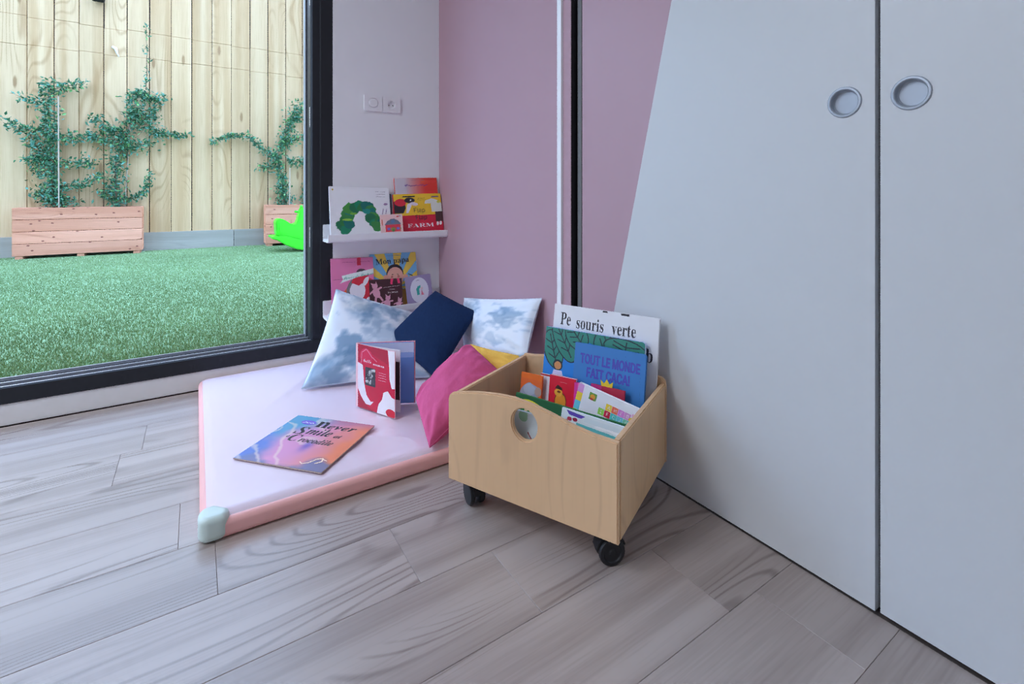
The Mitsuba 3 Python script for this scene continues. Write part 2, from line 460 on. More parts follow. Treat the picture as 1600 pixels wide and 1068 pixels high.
def art_mesh(layers, z, clip):
    """Coplanar print: each later shape covers the earlier ones."""
    V, F, Cc, n = [], [], [], 0
    covered = None
    for sh, col in reversed(layers):
        sh = sh.intersection(clip)
        if covered is not None:
            s = sh.difference(covered)
        else:
            s = sh
        covered = sh if covered is None else covered.union(sh)
        for g in getattr(s, 'geoms', [s]):
            if g.geom_type != 'Polygon' or g.area < 1e-8:
                continue
            g = shapely.set_precision(g, 2e-5)
            for g in getattr(g, 'geoms', [g]):
                if g.geom_type != 'Polygon' or g.area < 2e-8:
                    continue
                v, f = trimesh.creation.triangulate_polygon(g, engine='earcut')
                v, f = np.asarray(v), np.asarray(f)
                if len(f):
                    e1, e2 = v[f[:, 1]] - v[f[:, 0]], v[f[:, 2]] - v[f[:, 0]]
                    f = f[np.abs(e1[:, 0] * e2[:, 1] - e1[:, 1] * e2[:, 0]) > 3e-9]
                if len(f) == 0:
                    continue
                V.append(np.column_stack([v, np.full(len(v), z)]))
                F.append(f + n)
                Cc.append(np.tile(lin(col), (len(v), 1)))
                n += len(v)
    return trimesh.Trimesh(np.vstack(V), np.vstack(F), process=False), np.vstack(Cc)


def flat_color(mesh, col):
    return np.tile(lin(col), (len(mesh.vertices), 1))


def book(label, o, ex, ey, w, h, t, cover, art, corner=0.0, group=None, page_inset=0.002, cat='book', pages_col=(228, 226, 220), size=None):
    """Front cover in the plane through o, spine at its left edge; art in metres on the cover."""
    ex, ey = np.asarray(ex, float), np.asarray(ey, float)
    ex /= np.linalg.norm(ex)
    ey = ey - ex * (ex @ ey)
    ey /= np.linalg.norm(ey)
    M = frame(o, ex, ey, np.cross(ex, ey))
    if size:
        art = [(aff.scale(a, size[0] / w, size[1] / h, origin=(0, 0)), c) for a, c in art]
        w, h = size
    key = thing('book', label, cat, group)
    out = sbox(0, 0, w, h)
    if corner:
        c = out.buffer(-corner).buffer(corner, 6)
        out = c.union(sbox(0, 0, corner, h))
    th = min(0.0016, t / 3)
    front = extrude(out, th)
    front.apply_translation((0, 0, -th))
    backc = extrude(out, th)
    backc.apply_translation((0, 0, -t))
    spine = plain(0, 0.0015, 0, h, -t, 0)
    cv = cat_([front, backc, spine])
    add(key + '__cover', xf(cv, M), 'mat_print', color=flat_color(cv, cover))
    pg_out = out.buffer(-page_inset) if page_inset else out.buffer(-0.0004)
    pg = extrude(pg_out, t - 2 * th)
    pg.apply_translation((0, 0, -t + th))
    add(key + '__pages', xf(pg, M), 'mat_print', color=flat_color(pg, pages_col))
    if art:
        am, ac = art_mesh([(out, cover)] + art, 0.0004, out.buffer(-0.0003))
        add(key + '__cover_print', xf(am, M), 'mat_print', True, color=ac)
    return key


def lean(deg, roll=0.0):
    a, r = math.radians(deg), math.radians(roll)
    ex0, ey0 = np.array([1, 0, 0.0]), np.array([0, math.sin(a), math.cos(a)])
    return ex0 * math.cos(r) + ey0 * math.sin(r), -ex0 * math.sin(r) + ey0 * math.cos(r)


UP, LOW = 'picture books on the upper ledge', 'picture books on the lower ledge'
# --- upper ledge
w, h = 0.270, 0.247
greens = [(28, 110, 72), (20, 128, 92), (40, 120, 60), (16, 104, 96), (52, 132, 66), (24, 118, 110), (64, 140, 60)]
art = []
arch = [(0.050, 0.062), (0.066, 0.043), (0.060, 0.085), (0.078, 0.072), (0.076, 0.108), (0.092, 0.128), (0.080, 0.142), (0.112, 0.148), (0.130, 0.160), (0.146, 0.150), (0.164, 0.156),
        (0.176, 0.138), (0.182, 0.118), (0.196, 0.098), (0.180, 0.096), (0.200, 0.074), (0.214, 0.078), (0.224, 0.066), (0.206, 0.058)]
for i, (x, y) in enumerate(arch):
    art.append((blob(x, y, 0.027, 0.023, i, 0.35, 22, i * 37), greens[i % 7]))
art += [(blob(0.100, 0.118, 0.016, 0.006, 40, 0.2), (110, 170, 60)), (blob(0.072, 0.090, 0.020, 0.005, 41, 0.2), (140, 190, 70)), (blob(0.160, 0.130, 0.018, 0.012, 42, 0.2), (30, 140, 130))]
art += [(blob(0.238, 0.072, 0.012, 0.026, 5, 0.2), (200, 40, 50)), (blob(0.240, 0.080, 0.005, 0.008, 6, 0.2), (225, 190, 60))]
art += [(squiggle(0.206, 0.250, y, 0.0012, 0.0016, 12, int(y * 1e4)), (150, 150, 160)) for y in (0.226, 0.214, 0.202)]
art += [(stroke([(0.232, 0.118), (0.238, 0.140)], 0.003), (120, 70, 130)), (stroke([(0.248, 0.118), (0.254, 0.142)], 0.003), (120, 70, 130)), (blob(0.250, 0.165, 0.010, 0.006, 8), (150, 120, 160)),
        (blob(0.014, 0.232, 0.004, 0.004, 9), (190, 170, 60)), (squiggle(0.10, 0.125, 0.022, 0.001, 0.0016, 6, 3), (150, 150, 155))]
ex, ey = lean(16, -1.4)
book('white picture book with a green leafy arch, left end of the upper ledge', (0.490, 2.203, 0.5795), ex, ey, w, h, 0.012, (232, 234, 238), art, size=(0.272, 0.242), group=UP)
# --- red book behind
w, h = 0.215, 0.282
N = 26
art = []
for i in range(N):
    f = i / (N - 1)
    s = np.clip((f - 0.22) / 0.5, 0, 1)
    c = np.array([205, 200, 208]) * (1 - s) + np.array([222, 62, 52]) * s
    art.append((sbox(w * i / N, 0, w * (i + 1) / N + 0.0003, h), c))
for k in range(12):
    art.append((blob(0.15 + 0.004 * k, 0.262, 0.02, 0.006, k, 0.3), (228, 100 - 3 * k, 60)))
art += [(put(text('C', 0.016, 'script'), 0.046, 0.238), (96, 60, 150)), (squiggle(0.064, 0.165, 0.243, 0.004, 0.0025, 22, 4), (110, 50, 130)), (squiggle(0.08, 0.15, 0.270, 0.001, 0.0016, 12, 2), (170, 120, 130))]
ex, ey = lean(8, 1.8)
book('tall book with a grey to red cover, standing behind the yellow and red farm book', (0.808, 2.243, 0.5795), ex, ey, w, h, 0.008, (214, 70, 60), art, size=(0.222, 0.276), group=UP)
# --- flap farm board book
w, h = 0.222, 0.208
art = [(sbox(0, 0.098, w, h), (236, 196, 50)), (sbox(0, 0, w, 0.098), (206, 36, 62)),
       (poly((0.0, 0.098), (0.0, 0.165), (0.020, 0.178), (0.050, 0.170), (0.052, 0.125), (0.040, 0.098)), (40, 36, 40)),
       (blob(0.030, 0.160, 0.026, 0.022, 3, 0.1), (214, 44, 62)), (blob(0.072, 0.172, 0.022, 0.016, 4, 0.15), (38, 36, 42)), (blob(0.092, 0.150, 0.018, 0.010, 5, 0.1, rot=-15), (226, 214, 224)),
       (poly((0.052, 0.098), (0.060, 0.150), (0.078, 0.158), (0.080, 0.140), (0.062, 0.098)), (230, 228, 236)), (sbox(0.040, 0.190, 0.098, 0.197), (44, 40, 44)),
       (Point(0.077, 0.172).buffer(0.004), (240, 240, 240)),
       (poly((0.172, 0.100), (0.170, 0.150), (0.140, 0.150), (0.146, 0.168), (0.176, 0.180), (0.202, 0.170), (0.222, 0.150), (0.222, 0.100)), (222, 228, 216)),
       (sbox(0.176, 0.186, 0.210, 0.193), (120, 100, 130)), (blob(0.208, 0.158, 0.008, 0.008, 6), (206, 210, 90)),
       (sbox(0.188, 0.042, 0.222, 0.100), (74, 52, 52)), (blob(0.196, 0.030, 0.006, 0.012, 7), (236, 232, 232)), (blob(0.210, 0.032, 0.006, 0.012, 8), (236, 232, 232))]
art += [(put(text('Flap', 0.026, 'sans', 0.75), 0.086, 0.100), (60, 40, 36)), (put(text('Flap', 0.026, 'sans', 0.75), 0.092, 0.058), (60, 20, 36)),
        (put(text('FARM', 0.022, 'serif', 1.35), 0.052, 0.014, width=0.124), (240, 226, 232)), (squiggle(0.112, 0.142, 0.182, 0.001, 0.002, 8, 3), (130, 100, 40)), (squiggle(0.108, 0.146, 0.173, 0.001, 0.002, 8, 5), (130, 100, 40))]
art = [(aff.affine_transform(a, [1, 0, 0, 0.88, 0, 0.024]) if k > 1 else a, c) for k, (a, c) in enumerate(art)]
ex, ey = lean(10, 1.4)
book('board book with a yellow and red farm cover and two farm animals', (0.790, 2.222, 0.5795), ex, ey, w, h, 0.016, (206, 36, 62), art, corner=0.006, size=(0.246, 0.199), group=UP, page_inset=0)
# thin pale book whose edge shows left of the farm book
book('thin pale teal book peeping out left of the farm book', (0.770, 2.240, 0.5795), *lean(9), 0.19, 0.200, 0.005, (150, 190, 196), [(sbox(0.004, 0, 0.012, 0.2), (60, 66, 84)), (sbox(0.012, 0.05, 0.022, 0.07), (220, 70, 70)), (sbox(0.012, 0.1, 0.02, 0.13), (230, 180, 190))], group=UP)
# --- little house book
w, h = 0.106, 0.104
art = [(sbox(0.022, 0.004, 0.094, 0.048), (222, 68, 84)), (poly((0.018, 0.046), (0.032, 0.068), (0.050, 0.080), (0.066, 0.080), (0.084, 0.068), (0.098, 0.046)), (112, 122, 140)),
       (Point(0.058, 0.063).buffer(0.010), (92, 130, 170)), (sbox(0.030, 0.014, 0.044, 0.028), (120, 110, 190)), (sbox(0.074, 0.014, 0.088, 0.028), (120, 110, 190)),
       (Point(0.058, 0.018).buffer(0.012).intersection(sbox(0, 0.004, 1, 1)), (150, 140, 80)), (sbox(0.053, 0.004, 0.063, 0.018), (90, 130, 70)),
       (blob(0.082, 0.092, 0.006, 0.004, 4), (210, 60, 60)), (blob(0.094, 0.094, 0.004, 0.003, 5), (120, 130, 160)), (blob(0.008, 0.06, 0.003, 0.02, 6), (220, 120, 110)), (blob(0.094, 0.02, 0.004, 0.004, 6), (130, 160, 80))]
art = [(aff.affine_transform(a, [1, 0, 0, 0.80, 0, 0.019]), c) for a, c in art]
ex, ey = lean(8, 1.8)
book('small pink book with a red house, in front of the green arch book', (0.712, 2.199, 0.5795), ex, ey, w, h, 0.006, (240, 204, 200), art, size=(0.106, 0.102), group=UP)

# --- lower ledge
Z2 = 0.2385
w, h = 0.194, 0.263
art = [(sbox(0, h - 0.004, w, h), (206, 120, 158)), (squiggle(0.052, 0.110, 0.243, 0.0008, 0.0016, 12, 1), (180, 80, 130)), (squiggle(0.138, 0.180, 0.243, 0.0008, 0.0016, 12, 2), (180, 80, 130)),
       (sbox(0.118, 0.226, 0.136, h), (206, 40, 70)), (stroke([(0.01, 0.166), (0.045, 0.166)], 0.002), (150, 80, 110)),
       (blob(0.150, 0.110, 0.052, 0.068, 3, 0.2), (214, 44, 64)), (blob(0.108, 0.110, 0.040, 0.052, 4, 0.12), (120, 116, 118)), (blob(0.116, 0.110, 0.034, 0.046, 5, 0.1), (236, 230, 236)),
       (poly((0.088, 0.148), (0.100, 0.172), (0.170, 0.178), (0.150, 0.150), (0.122, 0.132)), (214, 44, 64)), (poly((0.036, 0.088), (0.066, 0.124), (0.066, 0.090)), (232, 100, 50)),
       (blob(0.155, 0.150, 0.010, 0.024, 6, 0.1, rot=-30), (236, 232, 236)), (blob(0.136, 0.196, 0.022, 0.014, 7, 0.1), (80, 60, 70)), (blob(0.170, 0.06, 0.02, 0.02, 8, 0.2), (236, 224, 230)),
       (poly((0.038, 0.148), (0.052, 0.164), (0.046, 0.182), (0.194, 0.208), (0.194, 0.184), (0.120, 0.172)), (226, 238, 234)),
       (put(text('Pieces de Cochon', 0.013, 'script'), 0.052, 0.163, 7.5, width=0.140), (40, 160, 140))]
ex, ey = lean(15, -1.5)
book('tall pink book with a white banner, left end of the lower ledge', (0.497, 2.207, Z2), ex, ey, w, h, 0.008, (226, 126, 172), art, size=(0.19, 0.258), group=LOW)
w, h = 0.230, 0.265
art = []
for k in range(14):
    a0, a1 = math.radians(-10 + k * 14.5), math.radians(-10 + (k + 1) * 14.5)
    c0 = (0.118, 0.100)
    art.append((poly(c0, (c0[0] + .4 * math.cos(a0), c0[1] + .4 * math.sin(a0)), (c0[0] + .4 * math.cos(a1), c0[1] + .4 * math.sin(a1))), ((232, 200, 84), (116, 178, 216))[k % 2]))
art += [(sbox(0, 0, w, 0.09), (170, 124, 60)), (blob(0.118, 0.168, 0.042, 0.044, 2, 0.03), (44, 34, 40)), (blob(0.118, 0.150, 0.041, 0.048, 3, 0.03), (222, 164, 148)),
        (blob(0.118, 0.166, 0.034, 0.020, 3, 0.05), (226, 170, 152)), (Point(0.102, 0.152).buffer(0.006), (190, 110, 100)), (Point(0.134, 0.152).buffer(0.006), (190, 110, 100)), (blob(0.118, 0.135, 0.007, 0.008, 3), (204, 130, 118)),
        (stroke([(0.102, 0.162), (0.108, 0.163)], 0.003), (60, 40, 40)), (stroke([(0.128, 0.163), (0.134, 0.162)], 0.003), (60, 40, 40)),
        (blob(0.070, 0.150, 0.010, 0.014, 3), (222, 160, 140)), (blob(0.170, 0.148, 0.012, 0.012, 3), (222, 160, 140)),
        (stroke([(0.185, 0.160), (0.205, 0.150)], 0.004), (60, 50, 40)),
        (put(text('Mon papa', 0.027, 'serif'), 0.026, 0.214, 1.5, width=0.166), (30, 28, 34)), (squiggle(0.084, 0.150, 0.254, 0.001, 0.002, 10, 3), (90, 120, 150))]
ex, ey = lean(13, -0.6)
book('book with yellow and blue sun rays and a face, back of the lower ledge', (0.678, 2.221, Z2), ex, ey, w, h, 0.007, (150, 180, 200), art, size=(0.227, 0.262), group=LOW)
w, h = 0.152, 0.150


def piglet(x, y, s, rot):
    p = unary_union([blob(0, 0, 0.014, 0.020, 1, 0.08), blob(0.002, 0.026, 0.011, 0.010, 2, 0.08), poly((-0.008, 0.032), (-0.010, 0.044), (0, 0.036)), poly((0.006, 0.034), (0.012, 0.044), (0.012, 0.030)),
                     stroke([(-0.008, 0.012), (-0.024, 0.004)], 0.007), stroke([(0.008, 0.012), (0.024, 0.014)], 0.007), stroke([(-0.006, -0.014), (-0.014, -0.036)], 0.008), stroke([(0.006, -0.014), (0.014, -0.034)], 0.008)])
    return aff.translate(aff.rotate(aff.scale(p, s, s, origin=(0, 0)), rot, origin=(0, 0)), x, y)


art = [(piglet(0.030, 0.088, 1.2, 15), (226, 160, 180)), (piglet(0.078, 0.034, 1.05, -5), (226, 164, 186)), (piglet(0.132, 0.024, 0.9, -10), (226, 170, 190)),
       (poly((0.098, 0.150), (0.096, 0.124), (0.106, 0.122), (0.112, 0.150)), (236, 60, 110)), (poly((0.128, 0.150), (0.132, 0.126), (0.144, 0.126), (0.140, 0.150)), (236, 60, 110)),
       (stroke([(0.062, 0.110), (0.140, 0.116)], 0.0015), (200, 180, 180)), (squiggle(0.090, 0.116, 0.100, 0.0012, 0.002, 8, 1), (220, 205, 205)), (put(text('les loups', 0.009, 'serif'), 0.082, 0.082, 2), (220, 205, 205))]
ex, ey = lean(14, -2.1)
book('small dark brown book with pink piglets, in front of the sun ray book', (0.662, 2.203, Z2), ex, ey, w, h, 0.006, (70, 34, 40), art, size=(0.154, 0.148), group=LOW)
w, h = 0.130, 0.146
art = [(blob(0.066, 0.074, 0.046, 0.062, 0, 0.0), (226, 228, 240)), (poly((0.052, 0.052), (0.050, 0.080), (0.058, 0.094), (0.072, 0.098), (0.072, 0.086), (0.064, 0.080), (0.064, 0.052)), (60, 170, 160)),
       (poly((0.072, 0.050), (0.076, 0.074), (0.086, 0.050)), (226, 130, 150)), (blob(0.078, 0.082, 0.006, 0.008, 2), (230, 210, 214)), (squiggle(0.054, 0.070, 0.122, 0.001, 0.002, 5, 3), (150, 130, 160))]
ex, ey = lean(12, 2.8)
book('small mauve book with a white oval, right end of the lower ledge', (0.842, 2.203, Z2), ex, ey, w, h, 0.006, (158, 146, 184), art, size=(0.131, 0.144), group=LOW)

# ------------------------------------------------------------------ floor mat
mt = thing('floor_mat', 'pale pink padded floor mat with one mint corner in front of the patio door', 'mat')
MX0, MX1, MY0, MY1, MH = 0.006, 1.046, 1.276, 2.288, 0.055
out = sbox(MX0, MY0, MX1, MY1).buffer(-0.03).buffer(0.03, 8)


def rounded_slab(poly_, z0, z1, r, n=5):
    """A slab with rounded upper and lower rims: stacked offsets of an outline."""
    rings = []
    for i in range(n + 1):
        a = math.pi / 2 * i / n
        rings.append((r * (1 - math.sin(a)), z0 + r * (1 - math.cos(a))))
    for i in range(n + 1):
        a = math.pi / 2 * i / n
        rings.append((r * (1 - math.cos(a)), z1 - r * (1 - math.sin(a))))
    cnt = 160
    V, F = [], []
    for off, z in rings:
        p = poly_.buffer(-off, 8)
        e = p.exterior
        c0 = e.project(Point(poly_.bounds[0] - 1, poly_.bounds[1] - 1))
        pts = [e.interpolate((c0 + e.length * k / cnt) % e.length) for k in range(cnt)]
        V += [(q.x, q.y, z) for q in pts]
    for i in range(len(rings) - 1):
        for k in range(cnt):
            a, b = i * cnt + k, i * cnt + (k + 1) % cnt
            F += [[a, b, b + cnt], [a, b + cnt, a + cnt]]
    for base, flip in ((0, True), ((len(rings) - 1) * cnt, False)):
        c = np.mean(V[base:base + cnt], axis=0)
        V.append(tuple(c))
        for k in range(cnt):
            q = [base + k, base + (k + 1) % cnt, len(V) - 1]
            F.append(q[::-1] if flip else q)
    m = trimesh.Trimesh(V, F, process=False)
    if m.volume < 0:
        m.invert()
    return m


add(mt + '__side_band', rounded_slab(out, 0.0, MH - 0.012, 0.013), 'mat_mat_side', 50)
labels[mt + '__side_band'] = {'label': 'salmon pink side band'}
nx, ny = 170, 166
gx, gy = np.meshgrid(np.linspace(MX0 + 0.010, MX1 - 0.010, nx), np.linspace(MY0 + 0.010, MY1 - 0.010, ny), indexing='ij')
ed = np.minimum.reduce([gx - MX0, MX1 - gx, gy - MY0, MY1 - gy]) - 0.010
P3 = np.stack([gx, gy, gx * 0], -1)
zz = MH - 0.0035 - 0.011 * (1 - np.clip(ed / 0.030, 0, 1)) ** 2 + 0.003 * np.clip(ed / 0.06, 0, 1)
fold = np.exp(-((gx - 0.50) / 0.13) ** 2 - ((gy - 1.43) / 0.13) ** 2)
s_ = (gx * 0.55 + gy * 0.25)
wr = 1 - 2 * np.abs(np.sin(np.pi * (s_ * 15 + 1.6 * meshkit.noise(P3 * 5, 3)))) ** 0.7
zz += fold * 0.0048 * (wr - 1) * np.clip(ed / 0.05, 0, 1) + 0.003 * (meshkit.fbm(P3 * 4, 2, 8) - 0.5) * np.clip(ed / 0.06, 0, 1)
f2 = np.exp(-((gx * 0.75 - gy * 0.55 + 0.86) / 0.022) ** 2) * np.exp(-((gx - 0.30) / 0.16) ** 2)
zz += 0.004 * f2 * np.clip(ed / 0.06, 0, 1)
I, J = np.meshgrid(np.arange(nx - 1), np.arange(ny - 1), indexing='ij')
q = np.stack([I * ny + J, (I + 1) * ny + J, (I + 1) * ny + J + 1, I * ny + J + 1], -1).reshape(-1, 4)
add(mt + '__top_panel', (np.stack([gx, gy, zz], -1).reshape(-1, 3), q), 'mat_mat_top', True)
labels[mt + '__top_panel'] = {'label': 'pale pink wipe-clean top'}
cp = rounded_slab(sbox(MX0 - 0.004, MY0 - 0.004, MX0 + 0.058, MY0 + 0.058).buffer(-0.022).buffer(0.022, 8).intersection(poly((-1, -1), (MX0 + 0.062, MY0 - 0.1), (MX0 + 0.062, MY0 + 0.025), (MX0 + 0.025, MY0 + 0.064), (-1, MY0 + 0.064))).buffer(-0.006).buffer(0.006, 6), 0.001, MH + 0.002, 0.014)
add(mt + '__corner_cap', cp, 'mat_mint', 50)
labels[mt + '__corner_cap'] = {'label': 'pale mint corner cap'}


# ------------------------------------------------------------------ cushions
def cushion(label, BL, BR, TR, TL, thick, color, pinch=0.05, wr=0.006, seed=1, n=64, sag=0.0):
    """A stuffed square cushion hung on four corners; color(u, v) in sRGB 0-255."""
    key = thing('cushion', label, 'cushion', 'cushions piled on the mat')
    BL, BR, TR, TL = (np.array(p, float) for p in (BL, BR, TR, TL))
    nrm = np.cross(TR - BL, TL - BR)
    nrm /= np.linalg.norm(nrm)
    g = np.linspace(0, 1, n)
    g = 0.5 - 0.5 * np.cos(np.pi * g) * (0.35) + (g - 0.5) * 0.65  # denser near the rim
    U, Vv = np.meshgrid(g, g, indexing='ij')
    # edges bow inwards
    a, b = 2 * U - 1, 2 * Vv - 1
    U2 = 0.5 + 0.5 * a * (1 - pinch * (1 - b * b))
    V2 = 0.5 + 0.5 * b * (1 - pinch * (1 - a * a))
    base = ((1 - U2) * (1 - V2))[..., None] * BL + (U2 * (1 - V2))[..., None] * BR + (U2 * V2)[..., None] * TR + ((1 - U2) * V2)[..., None] * TL
    body = np.clip((1 - a ** 2) * (1 - b ** 2), 0, 1) ** 0.42
    Pn = np.stack([U * 3, Vv * 3, U * 0 + seed], -1)
    noise_ = meshkit.fbm(Pn, 3, seed) - 0.5
    ang = np.arctan2(Vv - 0.5, U - 0.5)
    folds = np.sin(ang * 14 + 5 * meshkit.noise(Pn, seed + 5)) * np.clip((a * a + b * b) - 0.55, 0, 1) * (1 - np.maximum(a ** 2, b ** 2)) * 2
    hgt = thick / 2 * body + wr * 2.2 * noise_ * body + wr * folds
    rim = np.clip(np.minimum(1 - np.abs(a), 1 - np.abs(b)) * 40, 0, 1)
    Fv = base + nrm * (hgt * rim + 0.0012)[..., None]
    Bv = base - nrm * (thick / 2 * body * 0.8 * rim + 0.0012)[..., None]
    Fv[..., 2] -= sag * body
    V_ = np.vstack([Fv.reshape(-1, 3), Bv.reshape(-1, 3)])
    I, J = np.meshgrid(np.arange(n - 1), np.arange(n - 1), indexing='ij')
    q = np.stack([I * n + J, (I + 1) * n + J, (I + 1) * n + J + 1, I * n + J + 1], -1).reshape(-1, 4)
    qb = q[:, ::-1] + n * n
    rimi = [i * n for i in range(n)] + [(n - 1) * n + j for j in range(1, n)] + [i * n + n - 1 for i in range(n - 2, -1, -1)] + [j for j in range(n - 2, 0, -1)]
    k = np.array(rimi)
    k2 = np.roll(k, -1)
    qs = np.stack([k, k + n * n, k2 + n * n, k2], -1)
    V_[:, 2] = np.maximum(V_[:, 2], MH + 0.002)
    C = lin(color(U, Vv).reshape(-1, 3))
    add(key + '__cover', (V_, np.vstack([q, qb, qs])), 'mat_fabric', True, color=np.vstack([C, C]))
    # a sewn seam along the rim
    rp = base.reshape(-1, 3)[k[::3]]
    rp = np.vstack([rp, rp[:1]])
    rp[:, 2] = np.maximum(rp[:, 2], MH + 0.004)
    sm = tube(rp, 0.0022, 5)
    add(key + '__seam', sm, 'mat_fabric', True, color=np.tile(C.mean(0) * 0.9, (len(sm.vertices), 1)))
    return key


def solid(c, var=4, seed=0):
    def fn(u, v):
        nz = meshkit.fbm(np.stack([u * 60, v * 60, u * 0], -1), 2, seed) - 0.5
        return np.clip(np.array(c, float) + nz[..., None] * 2 * var, 0, 255)
    return fn


def tie_dye(seed, spots):
    def fn(u, v):
        P = np.stack([u * 4, v * 4, u * 0], -1)
        n1, n2 = meshkit.fbm(P, 4, seed), meshkit.fbm(P * 2.5, 3, seed + 9)
        t = np.clip((n1 - 0.53) * 6, 0, 1) * 0.55 * np.clip((n2 - 0.3) * 4, 0, 1)
        for (x, y, r, s) in spots:
            d = np.hypot(u - x, v - y) / r + (n2 - 0.5) * 2.2 + (n1 - 0.5) * 1.0
            t = np.maximum(t, s * np.clip((1.05 - d) * 1.6, 0, 1) * (0.75 + 0.25 * np.clip((n2 - 0.35) * 5, 0, 1)))
        c = np.array([222, 229, 238.]) * (1 - t[..., None]) + np.array([96, 132, 164.]) * t[..., None]
        warm = np.clip((meshkit.noise(P * 0.9, seed + 3) - 0.6) * 3, 0, 1)[..., None] * 0.5
        return c * (1 - warm) + np.array([232, 228, 222.]) * warm * 1.0
    return fn


cushion('pale blue tie-dye cushion leaning under the lower ledge by the patio door', (0.325, 1.925, 0.062), (0.765, 1.765, 0.066), (0.830, 2.09, 0.235), (0.500, 2.150, 0.372), 0.11,
        tie_dye(3, [(0.40, 0.78, 0.20, 0.95), (0.72, 0.84, 0.16, 0.75), (0.30, 0.25, 0.22, 0.95), (0.12, 0.15, 0.16, 0.7), (0.62, 0.5, 0.15, 0.4), (0.95, 0.2, 0.12, 0.5)]), seed=3)
cushion('pale blue tie-dye cushion leaning against the pink wall', (0.985, 1.905, 0.09), (0.930, 1.350, 0.225), (1.025, 1.390, 0.408), (1.020, 1.975, 0.305), 0.10,
        tie_dye(12, [(0.75, 0.62, 0.20, 0.9), (0.35, 0.35, 0.18, 0.55), (0.62, 0.22, 0.16, 0.55), (0.15, 0.75, 0.2, 0.4)]), seed=8)
cushion('small navy blue cushion standing on one corner between the tie-dye cushions', (0.765, 1.705, 0.075), (0.975, 1.775, 0.288), (0.888, 1.998, 0.347), (0.655, 1.945, 0.192), 0.09, solid((11, 38, 74), 3, 2), pinch=0.02, wr=0.003, seed=5)
cushion('small yellow cushion tucked between the pink and the tie-dye cushion', (0.800, 1.40, 0.10), (0.890, 1.275, 0.20), (0.905, 1.36, 0.235), (0.830, 1.56, 0.235), 0.07, solid((232, 184, 82), 5, 6), seed=11, wr=0.008)
cushion('raspberry pink cushion leaning on the left side of the wooden book trolley', (0.555, 1.285, 0.062), (0.815, 1.315, 0.205), (0.785, 1.475, 0.262), (0.605, 1.515, 0.110), 0.13, solid((198, 84, 128), 5, 4), pinch=0.0, wr=0.012, seed=14)

# ------------------------------------------------------------------ red book standing open on the mat
rb = thing('open_book', 'red and white book standing open on the mat beside the navy cushion', 'book')
S0, A1, B1 = np.array([0.455, 1.679]), np.array([0.534, 1.515]), np.array([0.634, 1.593])
zb = MH + 0.003


def leaf(key, a, b, h, t, col, art=None, inset=0.0, z=zb, side=1):
    e = np.append((b - a) / np.linalg.norm(b - a), 0)
    w = np.linalg.norm(b - a)
    M = frame((a[0], a[1], z), e, (0, 0, 1), np.cross(e, (0, 0, 1)))
    m = plain(inset, w, 0, h, -t, 0)
    k = add(key, xf(m, M), 'mat_print', color=flat_color(m, col))
    if art:
        am, ac = art_mesh([(sbox(0, 0, w, h), col)] + art, 0.0004 if side > 0 else -t - 0.0004, sbox(0.0005, 0.0005, w - 0.0005, h - 0.0005))
        add(key + '_print', xf(am, M), 'mat_print', True, color=ac)
    return k


Hh = 0.214
ww = float(np.linalg.norm(A1 - S0))
art = [(sbox(0.010, 0, ww, Hh), (196, 22, 56)), (poly((0.010, Hh), (0.150, Hh), (0.150, 0.168), (0.110, 0.178), (0.06, 0.195), (0.03, 0.160), (0.01, 0.150)), (172, 24, 52)),
       (blob(0.05, 0.178, 0.030, 0.026, 3, 0.06), (206, 36, 74)), (stroke([(0.026, 0.150), (0.030, 0.188), (0.052, 0.202), (0.076, 0.180), (0.100, 0.168)], 0.0035), (222, 110, 140)),
       (poly((0.150, Hh), (ww, Hh), (ww, 0.095), (0.168, 0.092), (0.158, 0.120), (0.156, 0.17)), (232, 226, 232)),
       (poly((0.010, 0.152), (0.034, 0.146), (0.040, 0.090), (0.052, 0.048), (0.072, 0.030), (0.086, 0.034), (0.070, 0.018), (0.046, 0.018), (0.024, 0.042), (0.010, 0.066)), (230, 222, 230)),
       (poly((0.010, 0.048), (0.060, 0.010), (0.100, 0.0), (0.010, 0.0)), (168, 24, 50)),
       (poly((0.100, 0.0), (0.108, 0.030), (0.124, 0.048), (0.130, 0.072), (0.150, 0.082), (0.168, 0.064), (ww, 0.062), (ww, 0.0)), (232, 228, 232)),
       (blob(ww - 0.018, 0.012, 0.022, 0.014, 5, 0.08), (204, 26, 50)),
       (sbox(0.046, 0.082, 0.094, 0.142), (48, 46, 52))]
r9 = np.random.default_rng(9)
for k in range(30):
    x, y = r9.uniform(0.05, 0.086), r9.uniform(0.086, 0.136)
    art.append((blob(x, y, r9.uniform(.002, .007), r9.uniform(.002, .006), k, 0.4, 10).intersection(sbox(0.047, 0.083, 0.093, 0.141)), (150 + int(60 * r9.random()),) * 3 if k % 2 else (70, 68, 74)))
art += [(put(text('belle', 0.013, 'script'), 0.036, 0.158, -2), (240, 214, 226)), (put(text('maman', 0.012, 'script'), 0.082, 0.154, -1, width=0.052), (240, 214, 226))]
art += [(squiggle(0.108, 0.142, y, 0.0008, 0.0016, 14, int(y * 1e4)), (232, 150, 170)) for y in (0.134, 0.126, 0.118, 0.110)]
leaf(rb + '__cover', S0, A1, Hh, 0.0025, (236, 190, 196), art)
labels[rb + '__cover'] = {'label': 'red and white printed front board'}
bc = leaf(rb + '__back_cover', S0 + [0.004, 0.002], B1, Hh, 0.0025, (228, 160, 170))
e2 = (B1 - S0) / np.linalg.norm(B1 - S0)
n2_ = np.array([e2[1], -e2[0]])
